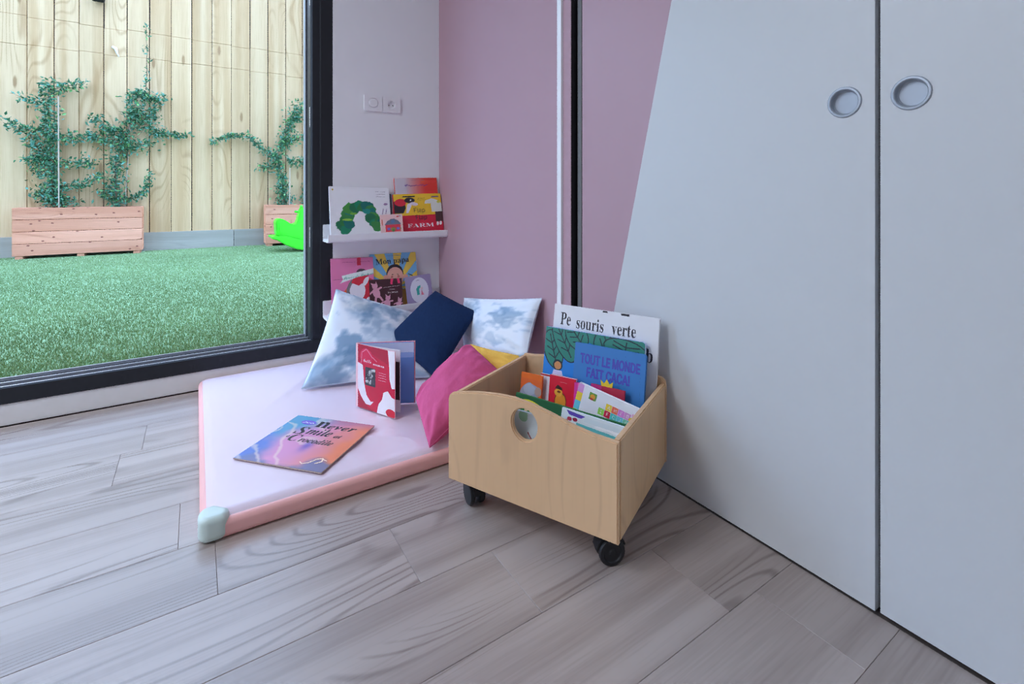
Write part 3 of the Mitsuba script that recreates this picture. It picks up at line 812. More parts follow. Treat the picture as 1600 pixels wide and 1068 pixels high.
leaf(rb + '__page', S0 + [0.004, 0.002] + n2_ * 0.0045, B1 - e2 * 0.004 + n2_ * 0.0045, Hh - 0.006, 0.0035, (100, 140, 206), [(sbox(0, Hh - 0.04, 0.3, Hh), (190, 204, 232)), (sbox(0, Hh - 0.058, 0.3, Hh - 0.04), (140, 168, 222))], z=zb + 0.003)
labels[rb + '__page'] = {'label': 'blue inside page'}
pe = S0 + (np.array([0.560, 1.541]) - S0)
leaf(rb + '__page', S0 + [0.006, 0.001], pe, Hh - 0.010, 0.003, (226, 224, 232), [(sbox(0.10, 0.040, 0.3, 0.165), (54, 46, 50))], z=zb + 0.004)
labels[rb + '__page_001'] = {'label': 'white inside page with a dark picture'}

# ------------------------------------------------------------------ picture book lying on the mat
TLc, TRc, BRc, BLc = (np.array(p) for p in ((0.280, 1.699), (0.464, 1.500), (0.272, 1.316), (0.084, 1.526)))
uu = (TRc - TLc + BRc - BLc) / 2
vv = (TLc - BLc + TRc - BRc) / 2
W, H = np.linalg.norm(uu), np.linalg.norm(vv)
M = frame((BLc[0], BLc[1], MH + 0.0055), np.append(uu / W, 0), np.append(vv / H, 0), (0, 0, 1))
kb = thing('book', 'blue and orange picture book lying flat on the pink mat', 'book')
pgm = plain(0.001, W - 0.001, 0.001, H - 0.001, -0.003, -0.0005)
add(kb + '__pages', xf(pgm, M), 'mat_print', color=flat_color(pgm, (214, 196, 176)))
cv = cat_([plain(0, W, 0, H, -0.0006, 0), plain(0, W, 0, H, -0.0036, -0.003), plain(0, 0.001, 0, H, -0.0036, 0)])
add(kb + '__cover', xf(cv, M), 'mat_print', color=flat_color(cv, (150, 130, 130)))
n = 130
g = np.linspace(0, 1, n)
U, V_ = np.meshgrid(g, g, indexing='ij')
PP = np.stack([U * 3, V_ * 3, U * 0], -1)
wx, wy = (meshkit.fbm(PP, 4, 21) - 0.5) * 0.35, (meshkit.fbm(PP, 4, 33) - 0.5) * 0.35
u_, v_ = U + wx, V_ + wy
sm_ = lambda a, b, x: np.clip((x - a) / (b - a), 0, 1)[..., None] ** 1.5
c = np.array([206, 138, 180.]) * np.ones((n, n, 1))
c = c * (1 - sm_(0.45, 0.95, u_)) + np.array([226, 128, 92.]) * sm_(0.45, 0.95, u_)
tl_ = sm_(0.05, 0.45, v_ - u_ * 0.9 - 0.15)
c = c * (1 - tl_) + np.array([84, 150, 186.]) * tl_
bl_ = sm_(0.0, 0.30, 0.42 - u_ - np.abs(v_ - 0.20) * 0.6)
c = c * (1 - bl_) + np.array([86, 116, 190.]) * bl_
lo = sm_(0.0, 0.14, 0.16 - v_ + 0.10 * np.sin(u_ * 9))
c = c * (1 - 0.8 * lo) + np.array([96, 112, 158.]) * 0.8 * lo
tp = sm_(0.80, 1.0, V_ + 0.0 * U) * sm_(0.2, 0.6, U)
c = c * (1 - tp) + np.array([176, 110, 130.]) * tp
bands = np.sin(18 * (u_ + 0.6 * v_) + 8 * meshkit.noise(PP * 1.5, 4))
lt = np.clip(bands - 0.72, 0, 1)[..., None] * 2.2 * (1 - sm_(0.55, 0.7, u_))
c = c * (1 - lt) + np.array([222, 200, 188.]) * lt
vi = np.exp(-(((U - 0.55) / 0.05) ** 2 + ((V_ - 0.40) / 0.10) ** 2) + 3 * wx)[..., None]
c = c * (1 - 0.8 * np.clip(vi, 0, 1)) + np.array([96, 80, 170.]) * 0.8 * np.clip(vi, 0, 1)
I, J = np.meshgrid(np.arange(n - 1), np.arange(n - 1), indexing='ij')
q = np.stack([I * n + J, (I + 1) * n + J, (I + 1) * n + J + 1, I * n + J + 1], -1).reshape(-1, 4)
gm = trimesh.Trimesh(np.stack([U * W, V_ * H, U * 0 + 0.0004], -1).reshape(-1, 3), np.vstack([q[:, :3], q[:, [0, 2, 3]]]), process=False)
gcol = lin(np.clip(c, 0, 255).reshape(-1, 3))
L = []
blk = (28, 22, 30)
for s, hh, x, y, st, rot, wd in (('n', 0.052, 0.098, 0.208, 'serif', 0, 0.040), ('ever', 0.030, 0.142, 0.208, 'serif_it', 0, 0.096), ('S', 0.044, 0.060, 0.158, 'serif_it', 0, 0.036), ('mile', 0.038, 0.100, 0.164, 'serif_it', 0, 0.082), ('at', 0.018, 0.196, 0.164, 'serif_it', 0, 0.024),
                          ('a', 0.014, 0.058, 0.134, 'serif_it', 0, 0.009), ('C', 0.038, 0.070, 0.118, 'serif_it', 0, 0.034), ('rocodile', 0.026, 0.108, 0.120, 'serif_it', 0, 0.110)):
    L.append((put(text(s, hh, st), x, y, rot, width=wd), blk))
L += [(blob(0.066, 0.228, 0.026, 0.013, 1, 0.05), (112, 96, 190)), (squiggle(0.048, 0.086, 0.227, 0.005, 0.003, 9, 3), (200, 190, 230)),
      (stroke([(0.214, 0.030), (0.226, 0.052), (0.240, 0.058), (0.246, 0.044), (0.234, 0.032)], 0.004), (244, 214, 190)), (stroke([(0.218, 0.034), (0.200, 0.022), (0.188, 0.030)], 0.003), (240, 206, 190)), (stroke([(0.240, 0.056), (0.256, 0.050)], 0.003), (240, 206, 190))]
am, ac = art_mesh(L, 0.0008, sbox(0, 0, W, H))
gm2 = trimesh.Trimesh(np.vstack([gm.vertices, am.vertices]), np.vstack([gm.faces, am.faces + len(gm.vertices)]), process=False)
add(kb + '__cover_print', xf(gm2, M), 'mat_print', color=np.vstack([gcol, ac]))

# ------------------------------------------------------------------ wooden book trolley
U3, V3 = np.array([0.4218, -0.9067, 0]), np.array([0.9067, 0.4218, 0])
FL = np.array([0.523, 1.099, 0.0])
BWID, BDEP, BZ0 = 0.437, 0.372, 0.075
bt = thing('book_trolley', 'birch plywood book trolley on black castors full of picture books', 'book trolley')


def arch_panel(hole):
    # local: x along the front, y up from the bottom edge
    top = [(0.0, 0.196), (0.003, 0.206), (0.010, 0.213), (0.030, 0.2185), (0.060, 0.2255), (0.100, 0.233), (0.150, 0.239), (0.190, 0.2405), (0.240, 0.236), (0.290, 0.226), (0.340, 0.214), (0.380, 0.208), (0.430, 0.205), (0.437, 0.205)]
    if not hole:
        top = [(0.0, 0.200), (0.006, 0.210), (0.040, 0.212), (0.080, 0.218), (0.120, 0.232), (0.180, 0.240), (0.240, 0.240), (0.300, 0.235), (0.350, 0.226), (0.400, 0.222), (0.425, 0.220), (0.435, 0.212), (0.437, 0.200)]
    p = Polygon([(0, 0)] + [(BWID, 0)] + top[::-1])
    if hole:
        p = p.difference(aff.scale(Point(0.219, 0.187).buffer(0.033, 24), 1.0, 1.08))
    return p


def rounded_panel(p, th, r=0.0025):
    lo_ = extrude(p.buffer(-r), th)
    mid = extrude(p, th - 2 * r)
    mid.apply_translation((0, 0, r))
    return cat_([lo_, mid])


TH = 0.014


def board(key, p, o, ex, ez, m='mat_plywood', seed=0, th=TH):
    M = frame(o, ex, (0, 0, 1), ez)
    mesh = rounded_panel(p, th)
    v = np.asarray(mesh.vertices)
    uv = v[:, :2] + np.random.default_rng(seed).uniform(0, 20, 2)
    return add(key, xf(mesh, M), m, uv=uv)


# panels stand between the front (v = 0) and the back (v = BDEP)
board(bt + '__front_panel', arch_panel(True), FL + V3 * TH + [0, 0, BZ0], U3, -V3, seed=1)
board(bt + '__back_panel', arch_panel(False), FL + V3 * BDEP + [0, 0, BZ0], U3, -V3, seed=2)
sidep = sbox(0, 0.0, BDEP - 2 * TH, 0.2055)
board(bt + '__side_panel', sidep, FL + V3 * TH + [0, 0, BZ0], V3, U3, seed=3)
board(bt + '__side_panel', sidep, FL + V3 * TH + U3 * (BWID - TH) + [0, 0, BZ0], V3, U3, seed=4)
bm_ = plain(TH, BWID - TH, TH, BDEP - TH, 0.004, 0.014)
add(bt + '__base_panel', xf(bm_, frame(FL + [0, 0, BZ0], U3, V3, (0, 0, 1))), 'mat_plywood', uv=np.asarray(bm_.vertices)[:, :2])


def castor(u, v, turn, brake):
    c = FL + U3 * u + V3 * v
    ca, sa = math.cos(turn), math.sin(turn)
    ex = U3 * ca + V3 * sa
    ey = np.cross([0, 0, 1], ex)
    M = frame(c, ex, ey, (0, 0, 1))
    parts = [bevel(-0.02, 0.02, -0.02, 0.02, BZ0 - 0.001, BZ0 + 0.004, 0.001), xf(lathe([(0, 0), (0.013, 0), (0.015, 0.006), (0.015, 0.012), (0, 0.012)], 20), frame((0, 0, BZ0 - 0.013), (1, 0, 0), (0, 1, 0), (0, 0, 1))),
             hull([(x, y, z) for y in (-0.006, 0.006) for x, z in ((-0.012, BZ0 - 0.012), (0.013, BZ0 - 0.012), (0.022, 0.034), (0.012, 0.022), (-0.016, 0.055))])]
    hood = []
    for k in range(9):
        a = math.radians(20 + 150 * k / 8)
        hood.append((0.010 + 0.031 * math.cos(a), 0.029 + 0.031 * math.sin(a)))
    hp = LineString(hood).buffer(0.0022, 3)
    parts.append(xf(extrude(hp, 0.026), frame((0, 0.013, 0), (1, 0, 0), (0, 0, 1), (0, -1, 0))))
    k = add(bt + '__castor', xf(cat_(parts), M), 'mat_black', 40)
    for s in (-1, 1):
        prof = [(0, -0.007), (0.020, -0.007), (0.0265, -0.006), (0.0285, -0.003), (0.0285, 0.003), (0.0265, 0.006), (0.020, 0.007), (0.018, 0.0045), (0.008, 0.0045), (0.006, 0.0065), (0, 0.0065)]
        add(k + '__wheel', xf(lathe(prof, 32), M @ frame((0.010, s * 0.0135, 0.0286), (1, 0, 0), (0, 0, 1), (0, -1, 0))), 'mat_black_wheel', 40)
    if brake:
        add(k + '__brake_lever', xf(bevel(0.030, 0.056, -0.010, 0.010, 0.044, 0.049, 0.002), M @ frame((0, 0, 0), (math.cos(.35), 0, math.sin(.35)), (0, 1, 0), (-math.sin(.35), 0, math.cos(.35)))), 'mat_black')


castor(0.048, 0.050, 2.6, False)
castor(BWID - 0.045, 0.044, 0.75, True)
castor(0.050, BDEP - 0.055, 3.4, False)
castor(BWID - 0.050, BDEP - 0.048, 2.6, False)

# --- the books in the trolley; each stands on the base, leaning back
IN = 'picture books in the wooden trolley'
ZF = BZ0 + 0.016


def tray_book(label, u0, v0, w, h, t, cover, art, tilt=10, roll=0.0, z=ZF, corner=0.0, inset=0.002, pc=(228, 226, 220)):
    a, r = math.radians(tilt), math.radians(roll)
    ey0 = V3 * math.sin(a) + np.array([0, 0, 1.0]) * math.cos(a)
    ex = U3 * math.cos(r) - ey0 * math.sin(r)
    ey = U3 * math.sin(r) + ey0 * math.cos(r)
    return book(label, FL + U3 * u0 + V3 * v0 + [0, 0, z], ex, ey, w, h, t, cover, art, corner=corner, group=IN, page_inset=inset, pages_col=pc)


w, h = 0.310, 0.366
BLK = (34, 34, 42)
art = [(put(text('Pe', 0.036, 'serif', 0.62), 0.022, 0.310, -1), BLK), (put(text('souris', 0.034, 'serif', 0.68), 0.072, 0.306, 0), BLK), (put(text('verte', 0.034, 'serif', 0.68), 0.180, 0.306, 0), BLK),
       (put(text('courait dans', 0.034, 'serif', 0.6), 0.020, 0.262, 0, width=0.180), BLK), (put(text('lherb', 0.036, 'serif', 0.6), 0.212, 0.250, 0, width=0.084), BLK),
       (poly((0.150, 0.361), (0.166, 0.361), (0.164, 0.366), (0.152, 0.366)), BLK), (poly((0.205, 0.360), (0.228, 0.360), (0.228, 0.366), (0.204, 0.366)), BLK),
       (poly((0.012, 0.252), (0.022, 0.270), (0.032, 0.252)), BLK)]
tray_book('large white book with black lettering, rearmost in the wooden trolley', 0.108, 0.300, w, h, 0.010, (226, 226, 230), art, 9.5, 0.6)
w, h = 0.292, 0.305
TEAL, TK = (46, 128, 112), (24, 40, 50)
art = [(poly((0, h), (w, h), (w, h - 0.05), (0.20, h - 0.045), (0.12, h - 0.02), (0.06, h - 0.05), (0, h - 0.06)), TEAL)]
for cx, cy, rx, ry, rot in ((0.028, 0.246, 0.028, 0.052, 18), (0.060, 0.272, 0.026, 0.060, 32), (0.098, 0.292, 0.030, 0.040, 40), (0.190, 0.290, 0.036, 0.044, -35), (0.240, 0.276, 0.060, 0.026, -8)):
    e = blob(cx, cy, rx, ry, 0, 0.0, 28, rot)
    art += [(e.buffer(0.003), TK), (e, TEAL)]
    d = np.array([-math.sin(math.radians(rot)), math.cos(math.radians(rot))])
    art.append((stroke([(cx - d[0] * ry * .8, cy - d[1] * ry * .8), (cx + d[0] * ry * .8, cy + d[1] * ry * .8)], 0.003), TK))
    for s in (-.4, 0, .4):
        p0 = np.array([cx, cy]) + d * ry * s
        pp = np.array([d[1], -d[0]])
        art.append((stroke([tuple(p0 - d * ry * .1), tuple(p0 + pp * rx * .6 + d * ry * .2)], 0.003), TK))
        art.append((stroke([tuple(p0 - d * ry * .1), tuple(p0 - pp * rx * .6 + d * ry * .2)], 0.003), TK))
art += [(Point(0.046, 0.204).buffer(0.015), TK), (Point(0.046, 0.203).buffer(0.011), (206, 140, 90)), (poly((0.034, 0.190), (0.024, 0.150), (0.072, 0.150), (0.060, 0.190)), (214, 200, 226)), (sbox(0.098, 0.10, 0.108, 0.214), TK), (sbox(0.104, 0.10, 0.116, 0.205), (186, 30, 62))]
tray_book('board book with teal leaves on bright blue, before the large white book', 0.101, 0.272, w, h, 0.012, (40, 128, 206), art, 10, 0.2, corner=0.008, inset=0)
w, h = 0.198, 0.282
art = [(put(text('TOUT LE MONDE', 0.023, 'sans', 0.9), 0.018, 0.232, 0, width=0.164), (74, 72, 172)), (put(text('FAIT CACA!', 0.023, 'sans', 0.9), 0.038, 0.198, 0, width=0.118), (74, 72, 172)), (blob(0.09, 0.07, 0.05, 0.04, 3), (150, 110, 70))]
art = [(a.buffer(0.0012) if i < 2 else a, c) for i, (a, c) in enumerate(art)]
tray_book('blue book with purple capital lettering, in front of the teal leaf book', 0.205, 0.250, w, h, 0.010, (58, 122, 188), art, 10, 0.4, corner=0.008)
w, h = 0.092, 0.192
kc = tray_book('dark red book with a yellow crown tab, in the wooden trolley', 0.268, 0.226, w, h, 0.006, (176, 40, 66), [(sbox(0, 0, 0.03, h), (190, 50, 120)), (squiggle(0.045, 0.075, 0.165, 0.001, 0.002, 8, 1), (210, 110, 130))], 10, 0.5)
o = FL + U3 * 0.312 + V3 * (0.226 + 0.192 * math.sin(math.radians(10)) + 0.002) + [0, 0, ZF + 0.186]
crm = xf(extrude(poly((-0.014, -0.004), (0.014, -0.004), (0.018, 0.018), (0.008, 0.010), (0.001, 0.022), (-0.007, 0.010), (-0.016, 0.018)), 0.001), frame(o, U3, (0, 0, 1), -V3))
add(kc + '__crown_tab', crm, 'mat_print', color=flat_color(crm, (234, 200, 58)))
labels[kc + '__crown_tab'] = {'label': 'small yellow crown tab'}
w, h = 0.078, 0.192
art = [(blob(0.036, 0.128, 0.018, 0.024, 2, 0.06), (120, 60, 30)), (blob(0.036, 0.127, 0.016, 0.022, 2, 0.06), (226, 146, 50)), (blob(0.029, 0.150, 0.012, 0.010, 3, 0.06), (232, 164, 60)), (poly((0.018, 0.160), (0.026, 0.170), (0.040, 0.162), (0.040, 0.157)), (60, 34, 26)),
       (blob(0.030, 0.152, 0.005, 0.003, 4), (120, 60, 30)), (blob(0.018, 0.096, 0.014, 0.008, 5), (230, 190, 110)), (squiggle(0.032, 0.052, 0.178, 0.0006, 0.0015, 8, 2), (226, 110, 120))]
tray_book('red board book with a round orange shape, in the wooden trolley', 0.150, 0.226, w, h, 0.012, (214, 28, 52), art, 10, -0.5, inset=0)
tray_book('magenta book between the red board book and the coloured squares book', 0.226, 0.222, 0.034, 0.187, 0.010, (214, 60, 150), [(sbox(0.010, 0, 0.02, 0.2), (232, 110, 170))], 10, -0.5)
w, h = 0.062, 0.187
tray_book('thin white book between the orange book and the red board book', 0.112, 0.240, 0.05, 0.185, 0.006, (222, 224, 232), [(blob(0.042, 0.120, 0.008, 0.01, 3), (90, 100, 130)), (sbox(0, 0.18, 0.05, 0.185), (180, 60, 60))], 10)
w, h = 0.068, 0.184
art = [(sbox(0, 0.170, w, h), (232, 110, 40)), (sbox(0, 0.08, w, 0.170), (226, 104, 50)), (blob(0.030, 0.128, 0.028, 0.034, 2, 0.2, rot=-20), (160, 168, 190)), (blob(0.030, 0.142, 0.018, 0.016, 3, 0.2), (180, 188, 206)),
       (blob(0.058, 0.140, 0.010, 0.012, 4, 0.3), (180, 150, 140)), (blob(0.044, 0.096, 0.014, 0.006, 5, 0.3), (220, 70, 60)), (blob(0.012, 0.095, 0.012, 0.02, 6, 0.3), (80, 140, 90))]
tray_book('orange book with a grey cloud shape, leftmost in the wooden trolley', 0.060, 0.222, w, h, 0.006, (232, 112, 44), art, 10)
# white book with a bright tile spine and coloured squares
w, h = 0.170, 0.194
PAL = [(214, 150, 206), (240, 206, 70), (110, 200, 220), (150, 210, 90), (236, 110, 80), (120, 200, 170), (206, 40, 70), (220, 130, 210), (240, 160, 100), (80, 190, 190)]
art = []
for k in range(10):
    art.append((sbox(0, 0.194 - 0.0215 * (k + 1), 0.016, 0.194 - 0.0215 * k), PAL[k % 6]))
for k, (i, j) in enumerate([(0, 1), (1, 1), (2, 1), (3, 1), (-1, 0), (0, 0), (1, 0), (2, 0), (3, 0), (4, 0)]):
    x, y = 0.082 + i * 0.0165, 0.142 + j * 0.0165
    art.append((sbox(x, y, x + 0.0158, y + 0.0158), PAL[(k * 3 + 1) % 10]))
    art.append((put(text('ABCDEFGHIJ'[(k * 7) % 10], 0.008, 'sans'), x + 0.005, y + 0.004), (246, 238, 240)))
art += [(sbox(0.034, 0.166, 0.054, 0.184), (110, 150, 70)), (blob(0.044, 0.175, 0.007, 0.006, 3, 0.2), (226, 160, 60)), (sbox(0.038, 0.166, 0.046, 0.171), (190, 60, 60)),
        (blob(0.152, 0.162, 0.008, 0.006, 3, 0.2), (236, 206, 70)), (blob(0.152, 0.174, 0.003, 0.004, 3), (226, 170, 206)), (blob(0.07, 0.108, 0.016, 0.010, 4, 0.1), (226, 120, 140)), (blob(0.07, 0.108, 0.012, 0.007, 4, 0.1), (230, 228, 236)), (blob(0.10, 0.10, 0.02, 0.006, 5, 0.2), (170, 130, 110))]
tray_book('slanting white book with coloured squares and a bright tiled spine in the trolley', 0.214, 0.188, w, h, 0.014, (232, 230, 236), art, 12, 11, z=ZF + 0.012)
w, h = 0.300, 0.170
art = [(sbox(0, h - 0.034, w, h), (36, 96, 58))]
pts = [(0.03 + 0.30 * i / 24, h - 0.030 + (0.010 if i % 2 else 0.0) - 0.0006 * i) for i in range(25)]
art += [(Polygon(pts + [(0.33, 0.06), (0.03, 0.06)]).buffer(0), (222, 196, 150)), (Polygon([(x, y - 0.012) for x, y in pts] + [(0.33, 0.0), (0.03, 0.0)]).buffer(0), (64, 122, 66)), (blob(0.05, h - 0.016, 0.026, 0.007, 3, 0.2, rot=-8), (220, 206, 60)), (blob(0.272, h - 0.028, 0.016, 0.012, 4, 0.2), (16, 44, 30))]
tray_book('dark green book with a spiky cream band, in the front half of the wooden trolley', 0.110, 0.098, w, h, 0.008, (44, 112, 60), art, 12, 2.0, z=ZF + 0.010)
w, h = 0.165, 0.186
art = [(poly((0.012, 0.184), (0.060, 0.180), (0.050, 0.170), (0.020, 0.172)), (90, 70, 170)), (blob(0.022, 0.160, 0.006, 0.006, 2), (176, 50, 80)), (blob(0.036, 0.162, 0.006, 0.006, 3), (150, 40, 70)), (blob(0.016, 0.152, 0.004, 0.004, 3), (176, 50, 80)),
       (poly((0.040, 0.155), (w, 0.150), (w, 0.140), (0.040, 0.145)), (96, 184, 190)), (sbox(0.04, 0.118, w, 0.142), (176, 214, 226)), (sbox(0.05, 0.108, 0.09, 0.120), (40, 130, 70)), (sbox(0.080, 0.096, w, 0.118), (226, 210, 30)), (sbox(0, 0.06, w, 0.096), (226, 226, 232)),
       (blob(0.13, 0.088, 0.02, 0.007, 4, 0.3), (110, 84, 170)), (blob(0.10, 0.160, 0.014, 0.006, 4, 0.3), (230, 236, 240)), (blob(0.13, 0.162, 0.014, 0.006, 5, 0.3), (236, 240, 244)), (sbox(0.058, 0.164, w, 0.178), (206, 222, 230))]
art = [(aff.translate(aff.scale(a, 1, 0.72, origin=(0, 0.186)), 0, 0.0), c) for a, c in art]
tray_book('white and teal striped book, foremost on the right in the wooden trolley', 0.256, 0.058, w, h, 0.008, (214, 226, 232), art, 12, 3.0, z=ZF + 0.004)
w, h = 0.205, 0.178
art = [(sbox(0, 0.150, w, h), (44, 112, 56)), (blob(0.165, 0.152, 0.055, 0.05, 2, 0.15), (198, 208, 210)), (blob(0.150, 0.17, 0.012, 0.014, 3, 0.2), (140, 180, 150)), (stroke([(0.165, 0.135), (0.185, 0.112)], 0.003), (150, 70, 70)), (stroke([(0.120, 0.115), (0.160, 0.108)], 0.004), (120, 150, 140)), (blob(0.180, 0.108, 0.006, 0.006, 4), (236, 226, 226))]
tray_book('pale grey and green book seen through the round hole of the trolley', 0.040, 0.022, w, h, 0.008, (188, 200, 204), art, 8)

# ------------------------------------------------------------------ the garden
G = 0.10
add('garden_ground', plain(-7, 6, YW + 0.11, 7.5, -0.2, G - 0.004), 'mat_turf')
labels['garden_ground'] = {'label': 'ground of the enclosed garden under the turf', 'kind': 'structure'}


def blades(x0, x1, y0, y1, n, hgt, wid, seed):
    r = np.random.default_rng(seed)
    x, y = r.uniform(x0, x1, n), y0 + (y1 - y0) * r.uniform(0, 1, n) ** 1.5
    x = np.clip(x, -0.35 - 0.42 * y - 0.5 * r.random(n), None)
    ok = ~((y < 2.60) & ((x < DX0 + 0.02) | (x > DX1 - 0.02))) & ~((y > 6.97) & (((x > -1.60) & (x < -0.51)) | ((x > 0.74) & (x < 1.83)))) & ~((x > 1.06) & (x < 1.55) & (y > 6.05) & (y < 6.5))
    x, y = x[ok], y[ok]
    n = len(x)
    a, hh = r.uniform(0, 2 * np.pi, n), hgt * r.uniform(0.55, 1.15, n)
    la, ll = r.uniform(0, 2 * np.pi, n), hgt * r.uniform(0.1, 0.8, n)
    dx, dy = np.cos(a) * wid / 2, np.sin(a) * wid / 2
    z0 = np.full(n, G - 0.005)
    v = np.stack([np.stack([x - dx, y - dy, z0], -1), np.stack([x + dx, y + dy, z0], -1), np.stack([x + np.cos(la) * ll, y + np.sin(la) * ll, G + hh], -1)], 1)
    pat = meshkit.fbm(np.stack([x * 1.6, y * 1.6, x * 0], -1), 3, seed)
    base = np.array([0.205, 0.295, 0.14])[None] * (0.95 + 0.3 * r.random(n))[:, None]
    lt = (r.random(n) < 0.16 + 0.25 * (pat - 0.5))[:, None]
    c = np.where(lt, np.array([[0.31, 0.40, 0.235]]), base * (0.8 + 0.4 * pat)[:, None])
    return v.reshape(-1, 3), np.arange(3 * n).reshape(-1, 3), np.repeat(c, 3, axis=0)


bv, bf, bc = blades(-4.5, 2.6, YW + 0.16, 7.2, 420000, 0.011, 0.0046, 1)
add('artificial_grass', (bv, bf), 'mat_blade', color=bc)
labels['artificial_grass'] = {'label': 'short green artificial grass covering the garden', 'category': 'grass', 'kind': 'stuff'}

# fence of broad upright boards standing behind a grey base board
fe = thing('board_fence', 'tall fence of broad upright pale timber boards at the end of the garden', 'fence')
r5 = np.random.default_rng(5)
x = -1.547 - 0.211 * 14
k = 0
while x < 4.0:
    wd = 0.2085 + r5.uniform(-0.004, 0.004)
    dy = r5.uniform(-0.006, 0.006)
    e1, e2_ = 2.385 + r5.uniform(-0.012, 0.012), 2.690 + r5.uniform(-0.012, 0.012)
    inview = -2.2 < x < 1.6
    zs = [0.29, e1, e2_, 3.6] if inview else [0.29, 3.6]
    for z0, z1 in zip(zs[:-1], zs[1:]):
        g_ = 0.0015 if z0 < 2.6 else r5.choice([0.0015, 0.005])
        yo = 7.25 + dy + r5.uniform(-0.002, 0.002)
        m = bevel(x + g_, x + wd - 0.001, yo, yo + 0.022, z0 + 0.0008, z1 - 0.0008, 0.003)
        add(fe + '__board', m, 'mat_fence', uv=uvbox(m, 2, 0, 1000 + k))
    k += 1
    x += wd + r5.choice([0.0015, 0.003, 0.005])
x = -6.0
for i, x1 in enumerate((-4.4, -2.0, 0.405, 2.8, 5.0)):
    m = bevel(x + 0.002, x1 - 0.002, 7.238, 7.268, G - 0.05, 0.315, 0.003)
    add(fe + '__base_board', m, 'mat_gravel_board', uv=uvbox(m, 0, 2, 1500 + i))
    x = x1
labels[fe + '__base_board'] = {'label': 'weathered grey base board'}
labels[fe + '__base_board_001'] = labels[fe + '__base_board_002'] = labels[fe + '__base_board_003'] = labels[fe + '__base_board_004'] = {'label': 'weathered grey base board'}
add(fe + '__added_dark_sheet', plain(-6.0, 5.0, 7.2735, 7.2745, G, 3.58), 'mat_slot_brown')  # dark sheet added so that no brightness shows between the boards
for xx in (-5.8, -3.4, -1.0, 1.4, 3.8):
    add(fe + '__post', bevel(xx, xx + 0.09, 7.275, 7.365, 0, 3.3, 0.004), 'mat_gravel_board', uv=uvbox(bevel(xx, xx + 0.09, 7.275, 7.365, 0, 3.3, 0.004), 2, 0, 1600))


def planter(x0, x1, label):
    t = thing('planter_box', label, 'planter')
    y0, y1, z0, z1 = 6.985, 7.225, G + 0.030, 0.632
    n = 4
    hh = (z1 - z0) / n
    for i in range(n):
        za, zb_ = z0 + i * hh, z0 + (i + 1) * hh - 0.003
        for (a0, a1, b0, b1, ax) in ((x0, x1, y0, y0 + 0.022, 0), (x0, x1, y1 - 0.022, y1, 0), (x0, x0 + 0.022, y0 + 0.023, y1 - 0.023, 1), (x1 - 0.022, x1, y0 + 0.023, y1 - 0.023, 1)):
            m = bevel(a0, a1, b0, b1, za, zb_, 0.003)
            add(t + '__board', m, 'mat_cedar', uv=uvbox(m, ax, 2, int(2000 + i * 10 + x0 * 100 + ax) % 9973))
    for xx in (x0 + 0.02, (x0 + x1) / 2 - 0.03, x1 - 0.08):
        m = bevel(xx, xx + 0.06, y0 + 0.01, y1 - 0.01, G - 0.01, z0, 0.003)
        add(t + '__foot', m, 'mat_cedar', uv=uvbox(m, 0, 1, 77))
    add(t + '__soil', plain(x0 + 0.023, x1 - 0.023, y0 + 0.023, y1 - 0.023, z0 + 0.02, z1 - 0.03), 'mat_soil')
    return t


planter(-1.591, -0.524, 'long reddish cedar planter box in the middle of the fence')
planter(0.748, 1.82, 'reddish cedar planter box behind the green rocking toy')


